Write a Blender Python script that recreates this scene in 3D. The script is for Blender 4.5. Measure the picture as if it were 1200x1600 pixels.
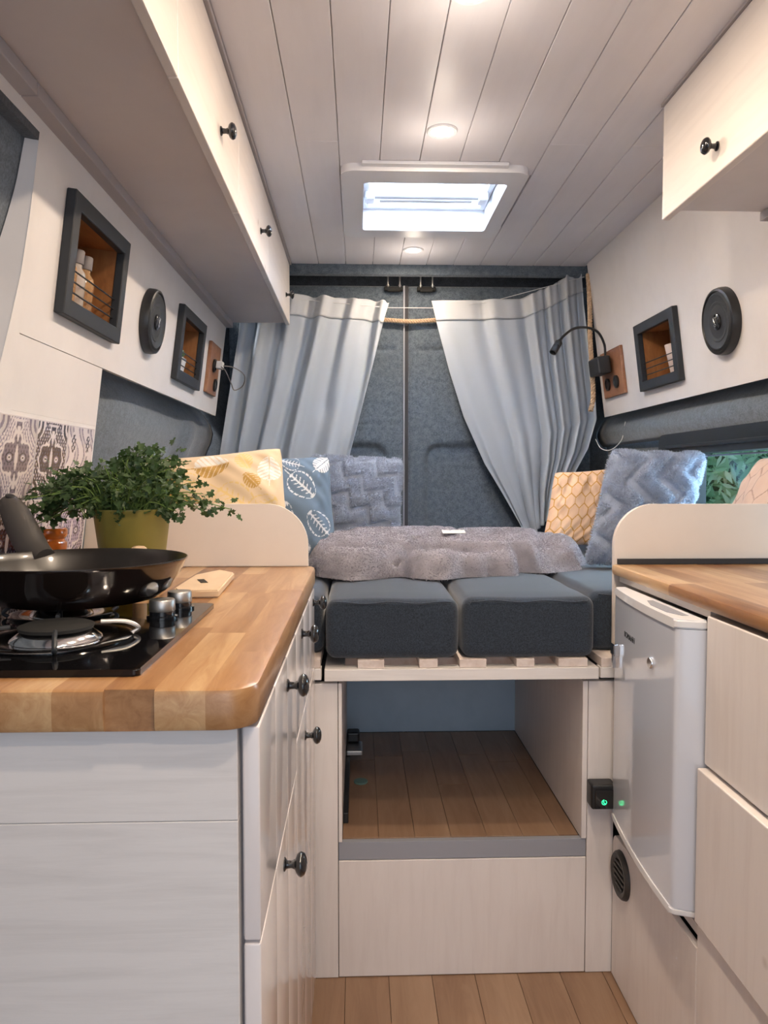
import bpy, bmesh, math, random
import numpy as np
from mathutils import Vector, Matrix, noise

random.seed(7); rng = np.random.default_rng(7)
for o in list(bpy.data.objects): bpy.data.objects.remove(o)
scn = bpy.context.scene
C = scn.collection

# ------------------------------------------------------------------ camera
CAM_H = 1.10
cam_d = bpy.data.cameras.new('camera'); cam = bpy.data.objects.new('camera', cam_d); C.objects.link(cam)
cam.location = (0, 0, CAM_H)
cam.rotation_euler = (math.radians(90) - math.atan(55/1180), 0, -math.atan(40/1180))
cam_d.sensor_fit = 'VERTICAL'; cam_d.sensor_height = 24; cam_d.sensor_width = 18
cam_d.lens = 24*1180/1600; cam_d.clip_start = .02
scn.camera = cam

# ------------------------------------------------------------------ world, lights, exposure
world = bpy.data.worlds.new('overcast_sky'); scn.world = world; world.use_nodes = True
bgn = world.node_tree.nodes['Background']
bgn.inputs[0].default_value = (.70, .83, 1.0, 1); bgn.inputs[1].default_value = .9
scn.view_settings.view_transform = 'Standard'; scn.view_settings.look = 'None'
scn.view_settings.gamma = 1; scn.view_settings.use_curve_mapping = False
scn.view_settings.exposure = 0.54

def area(name, loc, rot, size, col, energy, sy=None, shape='RECTANGLE'):
    l = bpy.data.lights.new(name, 'AREA'); l.shape = shape; l.size = size
    if sy: l.size_y = sy
    l.color = col; l.energy = energy
    o = bpy.data.objects.new(name, l); C.objects.link(o); o.location = loc; o.rotation_euler = rot
    return o
DAY = (.62, .80, 1.0)
# daylight through the roof hatch, the side window and the cab windscreen
area('hatch_daylight', (.20, 2.24, 2.12), (0, 0, 0), .42, DAY, 62, .40)
area('side_window_daylight', (1.40, 2.05, 1.25), (0, math.radians(100), 0), .5, DAY, 24, .60)
area('cab_windscreen_daylight', (.2, -1.9, 1.35), (math.radians(90), 0, 0), 1.3, (.93, .95, 1.0), 4.5, .9)
sun = bpy.data.lights.new('hedge_fill_sun', 'SUN'); sun.energy = 9; sun.angle = math.radians(15); sun.color = (1, .98, .94)  # added sun lamp that brightens the hedge under the overcast sky
so = bpy.data.objects.new('hedge_fill_sun', sun); C.objects.link(so); so.rotation_euler = (math.radians(12), math.radians(-42), 0)
WARM = (1.0, .79, .58)
SPOTS = [(.195, 2.697), (.195, 1.78), (.187, 1.275), (.19, .78), (.19, .27), (.19, -.24)]
SPOT_W = 3.5

# ------------------------------------------------------------------ materials
MATS = {}
def nt(name):
    m = bpy.data.materials.new(name); m.use_nodes = True
    t = m.node_tree; b = t.nodes['Principled BSDF']; MATS[name] = m
    return m, t, b
def N(t, typ, **kw):
    n = t.nodes.new(typ)
    for k, v in kw.items():
        if k.startswith('i_'): n.inputs[k[2:].replace('_', ' ')].default_value = v
        else: setattr(n, k, v)
    return n
def lk(t, a, b): t.links.new(a, b)
def coords(t, scale=(1, 1, 1), rand=False, kind='Object'):
    tc = N(t, 'ShaderNodeTexCoord'); mp = N(t, 'ShaderNodeMapping'); mp.inputs['Scale'].default_value = scale
    lk(t, tc.outputs[kind], mp.inputs['Vector'])
    if rand:
        oi = N(t, 'ShaderNodeObjectInfo'); mu = N(t, 'ShaderNodeVectorMath', operation='SCALE'); mu.inputs[0].default_value = (37, 91, 53)
        lk(t, oi.outputs['Random'], mu.inputs['Scale']); lk(t, mu.outputs[0], mp.inputs['Location'])
        return mp.outputs[0], oi
    return mp.outputs[0]
def ramp(t, fac, stops):
    r = N(t, 'ShaderNodeValToRGB'); e = r.color_ramp.elements
    while len(e) < len(stops): e.new(.5)
    for i, (p, c) in enumerate(stops): e[i].position = p; e[i].color = (*c, 1)
    lk(t, fac, r.inputs[0]); return r.outputs[0]
def bump(t, b, h, strength=.2, dist=.002):
    n = N(t, 'ShaderNodeBump'); n.inputs['Strength'].default_value = strength; n.inputs['Distance'].default_value = dist
    lk(t, h, n.inputs['Height']); lk(t, n.outputs[0], b.inputs['Normal'])
def plain(name, col, rough=.5, metal=0, coat=0, smooth=False, **kw):
    m, t, b = nt(name); b.inputs['Base Color'].default_value = (*col, 1)
    b.inputs['Roughness'].default_value = rough; b.inputs['Metallic'].default_value = metal
    b.inputs['Coat Weight'].default_value = coat; b.inputs['Coat Roughness'].default_value = .08
    for k, v in kw.items(): b.inputs[k.replace('_', ' ')].default_value = v
    if smooth: return m
    nz = N(t, 'ShaderNodeTexNoise', i_Scale=60.0, i_Detail=3.0); v = coords(t); lk(t, v, nz.inputs['Vector'])
    bump(t, b, nz.outputs['Fac'], .06, .001)
    return m
def painted_wood(name, base, dark, grain=(3, 3, 3), rough=.45, coat=0, knots=True, seams=False):
    m, t, b = nt(name)
    v = coords(t, grain)
    n1 = N(t, 'ShaderNodeTexNoise', i_Scale=6.0, i_Detail=6.0, i_Roughness=.6, i_Distortion=.4); lk(t, v, n1.inputs['Vector'])
    n2 = N(t, 'ShaderNodeTexNoise', i_Scale=2.2, i_Detail=3.0); v2 = coords(t, (1, 1, 1)); lk(t, v2, n2.inputs['Vector'])
    c1 = ramp(t, n1.outputs['Fac'], [(.30, dark), (.55, base)])
    mx = N(t, 'ShaderNodeMix', data_type='RGBA', blend_type='MULTIPLY'); mx.inputs[0].default_value = .8
    lk(t, c1, mx.inputs[6]); lk(t, ramp(t, n2.outputs['Fac'], [(.3, (.88, .86, .85)), (.7, (1, 1, 1))]), mx.inputs[7])
    out = mx.outputs[2]
    if knots:
        vo = N(t, 'ShaderNodeTexVoronoi', i_Scale=3.2); v3 = coords(t, (1.0, 1.4, 1.4)); lk(t, v3, vo.inputs['Vector'])
        k = ramp(t, vo.outputs['Distance'], [(.015, (.45, .36, .30)), (.05, (1, 1, 1))])
        m2 = N(t, 'ShaderNodeMix', data_type='RGBA', blend_type='MULTIPLY'); m2.inputs[0].default_value = .5
        lk(t, out, m2.inputs[6]); lk(t, k, m2.inputs[7]); out = m2.outputs[2]
    lk(t, out, b.inputs['Base Color']); b.inputs['Roughness'].default_value = rough
    b.inputs['Coat Weight'].default_value = coat; b.inputs['Coat Roughness'].default_value = .12
    bump(t, b, n1.outputs['Fac'], .25, .0012)
    return m
def wood(name, cols, grain, rough=.4, rand=True, coat=0, vary=.6):
    m, t, b = nt(name)
    v, oi = coords(t, grain, rand=True)
    n1 = N(t, 'ShaderNodeTexNoise', i_Scale=5.0, i_Detail=7.0, i_Roughness=.62, i_Distortion=1.1); lk(t, v, n1.inputs['Vector'])
    n2 = N(t, 'ShaderNodeTexNoise', i_Scale=1.3, i_Detail=2.0, i_Distortion=.6); lk(t, v, n2.inputs['Vector'])
    a = N(t, 'ShaderNodeMath', operation='MULTIPLY_ADD'); lk(t, n2.outputs['Fac'], a.inputs[0]); a.inputs[1].default_value = .55
    s = N(t, 'ShaderNodeMath', operation='MULTIPLY'); lk(t, n1.outputs['Fac'], s.inputs[0]); s.inputs[1].default_value = .62; lk(t, s.outputs[0], a.inputs[2])
    r = N(t, 'ShaderNodeMath', operation='MULTIPLY_ADD'); lk(t, oi.outputs['Random'], r.inputs[0]); r.inputs[1].default_value = vary; lk(t, a.outputs[0], r.inputs[2])
    q = N(t, 'ShaderNodeMath', operation='SUBTRACT'); lk(t, r.outputs[0], q.inputs[0]); q.inputs[1].default_value = vary/2
    lk(t, ramp(t, q.outputs[0], cols), b.inputs['Base Color'])
    b.inputs['Roughness'].default_value = rough; b.inputs['Coat Weight'].default_value = coat; b.inputs['Coat Roughness'].default_value = .2
    bump(t, b, n1.outputs['Fac'], .15, .001)
    return m
def fabric(name, c1, c2, scale=900, rough=.95, bs=.5, blot=None, sheen=.2):
    m, t, b = nt(name)
    v = coords(t); n = N(t, 'ShaderNodeTexNoise', i_Scale=float(scale), i_Detail=2.0); lk(t, v, n.inputs['Vector'])
    n2 = N(t, 'ShaderNodeTexNoise', i_Scale=float(blot or 120), i_Detail=4.0, i_Roughness=.7); lk(t, v, n2.inputs['Vector'])
    a = N(t, 'ShaderNodeMath', operation='ADD'); lk(t, n.outputs['Fac'], a.inputs[0]); lk(t, n2.outputs['Fac'], a.inputs[1])
    h = N(t, 'ShaderNodeMath', operation='MULTIPLY'); lk(t, a.outputs[0], h.inputs[0]); h.inputs[1].default_value = .5
    lk(t, ramp(t, h.outputs[0], [(.38, c1), (.62, c2)]), b.inputs['Base Color'])
    b.inputs['Roughness'].default_value = rough; b.inputs['Sheen Weight'].default_value = sheen
    bump(t, b, h.outputs[0], bs, .0015)
    return m
def attr_mat(name, rough=.8, bs=.2, sheen=.1, coat=0, scale=700):
    m, t, b = nt(name); a = N(t, 'ShaderNodeVertexColor', layer_name='Col')
    lk(t, a.outputs['Color'], b.inputs['Base Color']); b.inputs['Roughness'].default_value = rough
    b.inputs['Sheen Weight'].default_value = sheen; b.inputs['Coat Weight'].default_value = coat
    n = N(t, 'ShaderNodeTexNoise', i_Scale=float(scale)); lk(t, coords(t), n.inputs['Vector']); bump(t, b, n.outputs['Fac'], bs, .001)
    return m

WHITE = painted_wood('whitewashed_pine', (.74, .71, .69), (.66, .62, .60), (1.2, 1.2, 7))      # vertical grain varies slowly along z
WHITE = painted_wood('whitewashed_pine_upright', (.80, .76, .745), (.755, .71, .695), (9, 9, .9))
WHITE_H = painted_wood('whitewashed_pine_level', (.78, .755, .745), (.70, .675, .665), (.8, 9, 11))
WHITE_Y = painted_wood('whitewashed_pine_lengthwise', (.80, .76, .735), (.75, .71, .69), (9, .8, 9), knots=True)
GLOSSW = painted_wood('glossy_white_paint', (.78, .74, .745), (.76, .72, .725), (5, 5, .7), rough=.25, coat=.6, knots=False)
PANELW = painted_wood('white_wall_board', (.76, .74, .74), (.73, .71, .71), (2, 2, 2), rough=.6, knots=False)
CEILW = painted_wood('white_satin_planks', (.80, .785, .82), (.77, .755, .79), (5, .5, 5), rough=.42, knots=False)
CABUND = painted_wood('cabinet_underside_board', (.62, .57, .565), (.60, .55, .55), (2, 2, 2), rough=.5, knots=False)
BATTEN = plain('grey_white_batten', (.40, .37, .38), .6)
STRIP = plain('grey_blue_strip', (.30, .315, .36), .5)
BOARDC = painted_wood('cream_white_board', (.78, .72, .67), (.76, .70, .65), (2, 2, 2), rough=.5, knots=False)
FELT = fabric('grey_felt', (.055, .076, .098), (.130, .160, .196), 260, bs=.5, blot=55, sheen=.35)
FELT_D = fabric('dark_felt', (.030, .036, .046), (.065, .075, .09), 260, bs=.4, blot=50)
CUSH = fabric('charcoal_blue_weave', (.004, .008, .015), (.032, .048, .074), 900, bs=.5, blot=350, sheen=.25)
STAVE = wood('oiled_acacia', [(.18, (.10, .040, .016)), (.34, (.22, .096, .037)), (.48, (.32, .158, .062)), (.64, (.41, .222, .098)), (.84, (.56, .36, .185))], (10, 1.1, 10), .32, coat=.25, vary=.46)
STAVE_DK = wood('oiled_acacia_underside', [(.1, (.30, .15, .06)), (.6, (.55, .32, .15))], (6, 1, 6), .5)
FLOORW = wood('oak_floor', [(.2, (.17, .098, .058)), (.5, (.265, .16, .098)), (.8, (.35, .23, .15))], (8, .9, 8), .38, vary=.25)
BOXWOOD = wood('brown_stained_ply', [(.2, (.10, .035, .010)), (.5, (.24, .095, .028)), (.8, (.36, .16, .05))], (3, 3, 10), .5, vary=.1)
PLATEW = wood('walnut_plate', [(.2, (.14, .055, .028)), (.6, (.27, .115, .055)), (.85, (.34, .16, .08))], (9, 9, 1), .45, vary=.1)
LIGHTW = wood('pale_beech', [(.2, (.60, .42, .26)), (.8, (.74, .56, .38))], (6, 2, 6), .5, vary=.1)
SLATW = painted_wood('bare_pale_slat', (.70, .62, .58), (.60, .50, .45), (8, 1, 8), rough=.6)
BLACKF = plain('black_painted_wood', (.015, .018, .023), .55)
SOOT = plain('matt_black_burner', (.006, .006, .006), .8)
BLACK = plain('black_plastic', (.012, .013, .015), .38)
BLACKG = plain('black_gloss', (.008, .009, .012), .12, coat=.6)
PANB = plain('black_nonstick', (.012, .010, .009), .30, coat=.3)
PANO = plain('black_enamel', (.010, .006, .005), .12, coat=.5, smooth=True)
HANDLE = plain('grey_soft_grip', (.05, .045, .042), .55)
GLASSB = plain('black_hob_glass', (.004, .004, .005), .04, smooth=True)
CHROME = plain('chrome', (.75, .75, .77), .12, 1)
STEEL = plain('brushed_steel', (.55, .54, .53), .42, 1)
FRIDGE = plain('white_enamel', (.62, .66, .75), .16, coat=1.0, smooth=True)
FRIDGET = plain('white_fridge_trim', (.76, .77, .80), .3)
DARKGAP = plain('dark_recess', (.03, .03, .035), .7)
PVC = plain('white_hatch_plastic', (.74, .74, .77), .4)
POT = plain('olive_green_pot', (.27, .235, .055), .45)
SOIL = plain('potting_soil', (.03, .02, .012), .95)
TERRA = plain('orange_glazed_lid', (.68, .17, .025), .18, coat=.6)
JARG = plain('dark_jar_contents', (.03, .012, .008), .1, coat=.8)
LABELW = plain('paper_label', (.75, .72, .68), .7)
POTW = plain('white_ceramic', (.78, .78, .78), .3)
CUPM = plain('pale_rose_ceramic', (.74, .62, .56), .35)
CAPM = plain('grey_bottle_cap', (.15, .135, .145), .5)
WIRE = plain('white_cord', (.72, .72, .72), .5)
CABLEM = plain('grey_cable', (.20, .18, .18), .5)
SUCC = plain('succulent_green', (.05, .10, .04), .5)
PVCD = plain('window_rubber', (.010, .014, .018), .35)
def glassy(name, col, rough=.02, trans=1.0, ior=1.45):
    m, t, b = nt(name); b.inputs['Base Color'].default_value = (*col, 1)
    b.inputs['Transmission Weight'].default_value = trans; b.inputs['Roughness'].default_value = rough; b.inputs['IOR'].default_value = ior
    return m
BOTTLE = glassy('amber_bottle', (.95, .62, .32), .08, .7)
BOTTLEC = glassy('clear_bottle', (.92, .86, .80), .08, .6)
def thin_glass(name, tint=(.9, .97, .97)):
    m, t, b = nt(name); tr = N(t, 'ShaderNodeBsdfTransparent'); tr.inputs[0].default_value = (*tint, 1)
    gl = N(t, 'ShaderNodeBsdfGlossy'); gl.inputs['Roughness'].default_value = .03
    mx = N(t, 'ShaderNodeMixShader'); mx.inputs[0].default_value = .06
    lk(t, tr.outputs[0], mx.inputs[1]); lk(t, gl.outputs[0], mx.inputs[2])
    lk(t, mx.outputs[0], t.nodes['Material Output'].inputs[0]); return m
WGLASS = thin_glass('window_glass')
def translucent(name, col, f=.5, rough=.8, bs=.15, scale=900):
    m, t, b = nt(name); b.inputs['Base Color'].default_value = (*col, 1); b.inputs['Roughness'].default_value = rough
    tl = N(t, 'ShaderNodeBsdfTranslucent'); tl.inputs[0].default_value = (*col, 1); mx = N(t, 'ShaderNodeMixShader'); mx.inputs[0].default_value = f
    lk(t, b.outputs[0], mx.inputs[1]); lk(t, tl.outputs[0], mx.inputs[2]); lk(t, mx.outputs[0], t.nodes['Material Output'].inputs[0])
    n = N(t, 'ShaderNodeTexNoise', i_Scale=float(scale)); lk(t, coords(t), n.inputs['Vector']); bump(t, b, n.outputs['Fac'], bs, .001)
    return m
CURT = translucent('pale_blue_grey_curtain', (.54, .60, .68), .25)
CURTB = translucent('curtain_header_band', (.62, .645, .68), .2)
HATCHPANE = translucent('milky_hatch_pane', (.95, .97, 1.0), .92)
LEAF = translucent('parsley_leaf', (.045, .090, .026), .22, .5)
STEM = plain('parsley_stem', (.16, .25, .06), .5)
HEDGE = translucent('hedge_leaf', (.34, .56, .32), .35, .4)
HEDGE2 = translucent('pale_hedge_leaf', (.58, .76, .55), .35, .4)
HEDGED = plain('hedge_core', (.06, .12, .06), .9)
def emis(name, col, s):
    m, t, b = nt(name); b.inputs['Base Color'].default_value = (*col, 1)
    b.inputs['Emission Color'].default_value = (*col, 1); b.inputs['Emission Strength'].default_value = s; return m
LAMPM = emis('warm_lamp_diffuser', (1, .80, .55), 14)
LEDM = emis('green_led', (.03, .8, .30), 1.6)
def fur_mat(name, c1, c2):
    m, t, b = nt(name); n = N(t, 'ShaderNodeTexNoise', i_Scale=25.0, i_Detail=1.0); lk(t, coords(t), n.inputs['Vector'])
    a = N(t, 'ShaderNodeVertexColor', layer_name='Col'); mx = N(t, 'ShaderNodeMix', data_type='RGBA', blend_type='MULTIPLY'); mx.inputs[0].default_value = 1
    lk(t, ramp(t, n.outputs['Fac'], [(.3, c1), (.7, c2)]), mx.inputs[6]); lk(t, a.outputs['Color'], mx.inputs[7]); lk(t, mx.outputs[2], b.inputs['Base Color'])
    b.inputs['Roughness'].default_value = .9; b.inputs['Sheen Weight'].default_value = .3
    tl = N(t, 'ShaderNodeBsdfTranslucent'); lk(t, mx.outputs[2], tl.inputs[0]); ms = N(t, 'ShaderNodeMixShader'); ms.inputs[0].default_value = .4
    lk(t, b.outputs[0], ms.inputs[1]); lk(t, tl.outputs[0], ms.inputs[2]); lk(t, ms.outputs[0], t.nodes['Material Output'].inputs[0]); return m
FURG = fur_mat('grey_plush', (.50, .56, .66), (.62, .68, .78))
FURB = fur_mat('grey_fleece', (.56, .55, .60), (.72, .70, .75))
PRINT = attr_mat('printed_cotton')
TILEM = attr_mat('printed_tile', .25, .05, 0, .4)
ROPE = fabric('natural_rope', (.42, .28, .17), (.66, .48, .32), 500, bs=.5)

# ------------------------------------------------------------------ helpers
def link(o, parent=None, world=True):
    C.objects.link(o)
    if parent is not None:
        o.parent = parent
        if world and parent.parent is None: o.matrix_parent_inverse = parent.matrix_basis.inverted()
    return o
def tag(o, label=None, cat=None, group=None, kind=None):
    if label: o['label'] = label
    if cat: o['category'] = cat
    if group: o['group'] = group
    if kind: o['kind'] = kind
    return o
def thing(name, label, cat, loc=(0, 0, 0), group=None, mat=None):
    o = bpy.data.objects.new(name, None); o.empty_display_size = .05; C.objects.link(o)
    if mat is not None: o.matrix_basis = mat
    else: o.location = loc
    # matrix_basis is not refreshed until loc is read back: build it explicitly
    return tag(o, label, cat, group)
def obj(name, bm, mat, parent=None, smooth=False, world=True, label=None, kind=None):
    me = bpy.data.meshes.new(name)
    bmesh.ops.recalc_face_normals(bm, faces=bm.faces)
    bm.to_mesh(me); bm.free()
    return meobj(name, me, mat, parent, smooth, world, label, kind)
def meobj(name, me, mat, parent=None, smooth=False, world=True, label=None, kind=None):
    for m in (mat if isinstance(mat, (list, tuple)) else [mat]): me.materials.append(m)
    if smooth:
        me.polygons.foreach_set('use_smooth', [True]*len(me.polygons))
        if smooth != 'all':
            try: me.set_sharp_from_angle(angle=math.radians(38))
            except Exception: pass
    o = bpy.data.objects.new(name, me); link(o, parent, world)
    if label: o['label'] = label
    if kind: o['kind'] = kind
    return o
def struct(name, bm, mat, parent=None, smooth=False):
    o = obj(name, bm, mat, parent, smooth)
    if parent is None: o['kind'] = 'structure'
    return o
def box(bm, x0, x1, y0, y1, z0, z1, bev=0, seg=2, M=None):
    r = bmesh.ops.create_cube(bm, size=1); vs = r['verts']
    for v in vs:
        v.co = Vector(((x0+x1)/2 + v.co.x*(x1-x0), (y0+y1)/2 + v.co.y*(y1-y0), (z0+z1)/2 + v.co.z*(z1-z0)))
    if bev:
        es = list({e for v in vs for e in v.link_edges})
        rr = bmesh.ops.bevel(bm, geom=es, offset=bev, segments=seg, affect='EDGES', profile=.5)
        vs = list({v for f in rr['faces'] for v in f.verts} | {v for v in vs if v.is_valid})
    if M is not None:
        for v in vs: v.co = M @ v.co
    return bm
def B(*a, **k): return box(bmesh.new(), *a, **k)
def prism(bm, pts, axis, a0, a1, bev=0):
    """extrude a 2D outline along an axis; pts are the two other coordinates in order"""
    def mk(p, a):
        if axis == 'x': return (a, p[0], p[1])
        if axis == 'y': return (p[0], a, p[1])
        return (p[0], p[1], a)
    v0 = [bm.verts.new(mk(p, a0)) for p in pts]; v1 = [bm.verts.new(mk(p, a1)) for p in pts]
    n = len(pts); f0 = bm.faces.new(v0); f1 = bm.faces.new(v1[::-1])
    for i in range(n): bm.faces.new((v0[i], v1[i], v1[(i+1) % n], v0[(i+1) % n]))
    if bev: bmesh.ops.bevel(bm, geom=list(f0.edges)+list(f1.edges), offset=bev, segments=3, affect='EDGES')
    return bm
def lathe(bm, prof, seg=32, M=None, close=False):
    """prof: list of (r, z) ; around z"""
    rings = []
    for r, z in prof:
        if r < 1e-6: rings.append([bm.verts.new((0, 0, z))])
        else: rings.append([bm.verts.new((r*math.cos(2*math.pi*i/seg), r*math.sin(2*math.pi*i/seg), z)) for i in range(seg)])
    for a, b in zip(rings, rings[1:]):
        for i in range(seg):
            j = (i+1) % seg
            if len(a) == 1 and len(b) == 1: continue
            if len(a) == 1: bm.faces.new((a[0], b[i], b[j]))
            elif len(b) == 1: bm.faces.new((a[i], a[j], b[0]))
            else: bm.faces.new((a[i], a[j], b[j], b[i]))
    if M is not None:
        for rg in rings:
            for v in rg: v.co = M @ v.co
    return bm
def tube(bm, pts, r, seg=8, caps=True, closed=False):
    pts = [Vector(p) for p in pts]; n = len(pts); rings = []
    t0 = (pts[1]-pts[0]).normalized(); up = Vector((0, 0, 1)) if abs(t0.z) < .9 else Vector((1, 0, 0))
    nrm = (up - t0*up.dot(t0)).normalized()
    for i, p in enumerate(pts):
        a = pts[i-1] if (i > 0 or closed) else p; b = pts[(i+1) % n] if (i < n-1 or closed) else p
        t = (b-a).normalized(); nrm = (nrm - t*nrm.dot(t)).normalized(); bi = t.cross(nrm)
        rr = r[i] if isinstance(r, (list, tuple)) else r
        rings.append([bm.verts.new(p + nrm*rr*math.cos(2*math.pi*k/seg) + bi*rr*math.sin(2*math.pi*k/seg)) for k in range(seg)])
    m = n if closed else n-1
    for i in range(m):
        a, b = rings[i], rings[(i+1) % n]
        for k in range(seg): bm.faces.new((a[k], a[(k+1) % seg], b[(k+1) % seg], b[k]))
    if caps and not closed: bm.faces.new(rings[0][::-1]); bm.faces.new(rings[-1])
    return bm
def spline(ps, n=24):
    ps = [Vector(p) for p in ps]; out = []
    q = [2*ps[0]-ps[1]] + ps + [2*ps[-1]-ps[-2]]
    for i in range(1, len(q)-2):
        for k in range(n):
            t = k/n; a, b, c, d = q[i-1], q[i], q[i+1], q[i+2]
            out.append(.5*((2*b)+(c-a)*t+(2*a-5*b+4*c-d)*t*t+(3*b-a-3*c+d)*t**3))
    out.append(ps[-1]); return out
def rot_to(axis):
    return Vector((0, 0, 1)).rotation_difference(Vector(axis)).to_matrix().to_4x4()
def grid_mesh(name, P, cols=None, close_u=False):
    """P: (nu, nv, 3) array -> mesh"""
    nu, nv, _ = P.shape
    idx = np.arange(nu*nv).reshape(nu, nv)
    a, b, c, d = idx[:-1, :-1], idx[1:, :-1], idx[1:, 1:], idx[:-1, 1:]
    F = np.stack([a, b, c, d], -1).reshape(-1, 4)
    return np_mesh(name, P.reshape(-1, 3), F, cols)
def np_mesh(name, V, F, cols=None):
    me = bpy.data.meshes.new(name); k = F.shape[1]
    me.vertices.add(len(V)); me.vertices.foreach_set('co', np.asarray(V, np.float32).ravel())
    me.loops.add(F.size); me.loops.foreach_set('vertex_index', F.astype(np.int32).ravel())
    me.polygons.add(len(F)); me.polygons.foreach_set('loop_start', np.arange(0, F.size, k, dtype=np.int32))
    me.update(calc_edges=True)
    if cols is not None:
        ca = me.color_attributes.new('Col', 'FLOAT_COLOR', 'POINT')
        cc = np.ones((len(V), 4), np.float32); cc[:, :3] = np.asarray(cols, np.float32).reshape(-1, 3)
        ca.data.foreach_set('color', cc.ravel())
    me.validate(); return me
def frame_mat(loc, X, Y):
    X = Vector(X).normalized(); Y = Vector(Y).normalized(); Z = X.cross(Y).normalized(); Y = Z.cross(X)
    M = Matrix((X, Y, Z)).transposed().to_4x4(); M.translation = Vector(loc); return M
def copy_tree(o, parent=None):
    c = o.copy(); C.objects.link(c)
    if parent is not None: c.parent = parent
    for ch in list(o.children): copy_tree(ch, c)
    return c

# ------------------------------------------------------------------ van geometry constants
ZC = 1.90            # ceiling
YB = 2.89            # where the ceiling ends
YF = -1.30           # open cab end
K = .13              # lean of the side walls
def xl(z): return -.53 + K*(z-1.32)
def xr(z): return .933 - K*(z-1.32)
FW = .94             # depth at which lateral numbers were taken
ML = lambda y, z: frame_mat((xl(z), y, z), (0, 1, 0), (K, 0, 1))        # local x = along +y, y = up the wall, z = into the room
MR = lambda y, z: frame_mat((xr(z), y, z), (0, -1, 0), (-K, 0, 1))

# ------------------------------------------------------------------ floor
bm = B(-.75, 1.2, YF, 3.1, -.06, -.008); floor = struct('floor', bm, DARKGAP)
random.seed(3)
base_plank = None; lens = {}
x = -.60
row = 0
while x < .95:
    y = YF + random.uniform(0, .8) - .8
    while y < 1.62:
        L = random.choice([.7, .9, 1.1]); y0, y1 = max(y, YF), min(y+L, 1.62)
        if y1 - y0 > .05:
            obj('floor_plank', B(x+.0004, x+.0946, y0+.0004, y1-.0004, -.008, 0, bev=.0006, seg=1), FLOORW, floor)
        y += L
    x += .095; row += 1

# ------------------------------------------------------------------ ceiling planks (hatch cut out)
HX0, HX1, HY0, HY1 = .015, .400, 2.045, 2.43
bm = bmesh.new()
box(bm, -.62, HX0-.012, YF, YB+.02, ZC+.010, ZC+.03); box(bm, HX1+.012, 1.05, YF, YB+.02, ZC+.010, ZC+.03)
box(bm, HX0-.012, HX1+.012, YF, HY0-.012, ZC+.010, ZC+.03); box(bm, HX0-.012, HX1+.012, HY1+.012, YB+.02, ZC+.010, ZC+.03)
ceiling = struct('ceiling', bm, CEILW)
PW = .1015; x = -.2495 - PW; i = 0
while x < .86:
    x1 = min(x+PW, .867)
    spans = [(YF, YB)]
    if x < HX1+.012 and x1 > HX0-.012: spans = [(YF, HY0-.012), (HY1+.012, YB)]
    elif i in (2, 8, 10): spans = [(YF, 1.845), (1.845, YB)]
    if i == 4: spans = [(YF, .9)] + [(.9, HY0-.012)] + spans[1:]
    for a, b in spans:
        obj('ceiling_plank', B(x+.0008, x1-.0008, a+.0006, b-.0006, ZC-.0004*(i % 2), ZC+.0095, bev=.0012, seg=1), CEILW, ceiling)
    x += PW; i += 1

# ------------------------------------------------------------------ roof hatch
h = thing('roof_hatch', 'white framed roof hatch with roller blind in the plank ceiling', 'roof hatch', (.20, 2.24, ZC-.02))
def ring(bm, x0, x1, y0, y1, w0, z0, z1, bev=.004, wy=None):
    wy = wy or w0
    box(bm, x0, x1, y0, y0+wy, z0, z1, bev); box(bm, x0, x1, y1-wy, y1, z0, z1, bev)
    box(bm, x0, x0+w0, y0+wy-.004, y1-wy+.004, z0, z1, bev); box(bm, x1-w0, x1, y0+wy-.004, y1-wy+.004, z0, z1, bev)
    return bm
def rrect(x0, x1, y0, y1, r, n=6):
    out = []
    for cx, cy, a0 in ((x1-r, y1-r, 0), (x0+r, y1-r, 90), (x0+r, y0+r, 180), (x1-r, y0+r, 270)):
        for k in range(n+1):
            a = math.radians(a0+90*k/n); out.append((cx+r*math.cos(a), cy+r*math.sin(a)))
    return out
def hollow(bm, outer, inner, z0, z1):
    n = len(outer); rings = []
    for pts, z in ((outer, z0), (outer, z1), (inner, z1), (inner, z0)):
        rings.append([bm.verts.new((p[0], p[1], z)) for p in pts])
    for a in range(4):
        A, Bq = rings[a], rings[(a+1) % 4]
        for i in range(n): bm.faces.new((A[i], A[(i+1) % n], Bq[(i+1) % n], Bq[i]))
    return bm
bm = hollow(bmesh.new(), rrect(-.045, .445, 1.965, 2.50, .035), rrect(HX0, HX1, HY0, HY1, .012), ZC-.020, ZC-.0005)
obj('hatch_frame', bm, PVC, h, smooth=True)
bm = B(.01, .385, 1.945, 1.972, ZC-.010, ZC-.001, .002); obj('frame_lip', bm, PVC, h)
# the well rises through the roof
bm = bmesh.new(); ZT = 2.02
box(bm, HX0-.011, HX0-.001, HY0-.011, HY1+.011, ZC, ZT, 0); box(bm, HX1+.001, HX1+.011, HY0-.011, HY1+.011, ZC, ZT, 0)
box(bm, HX0-.001, HX1+.001, HY0-.011, HY0-.001, ZC, ZT, 0); box(bm, HX0-.001, HX1+.001, HY1+.001, HY1+.011, ZC, ZT, 0)
obj('hatch_well', bm, PVC, h)
bm = bmesh.new(); ring(bm, HX0, HX1, HY0, HY1, .018, ZC+.045, ZC+.060, .002); obj('inner_rim', bm, PVC, h)
bm = bmesh.new(); ring(bm, HX0, HX1, HY0, HY1, .012, ZC+.082, ZC+.092, .002); obj('pane_seal', bm, STRIP, h)
bm = B(HX0-.01, HX1+.01, HY0-.01, HY1+.01, ZT, ZT+.006); obj('pane', bm, HATCHPANE, h)
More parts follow.
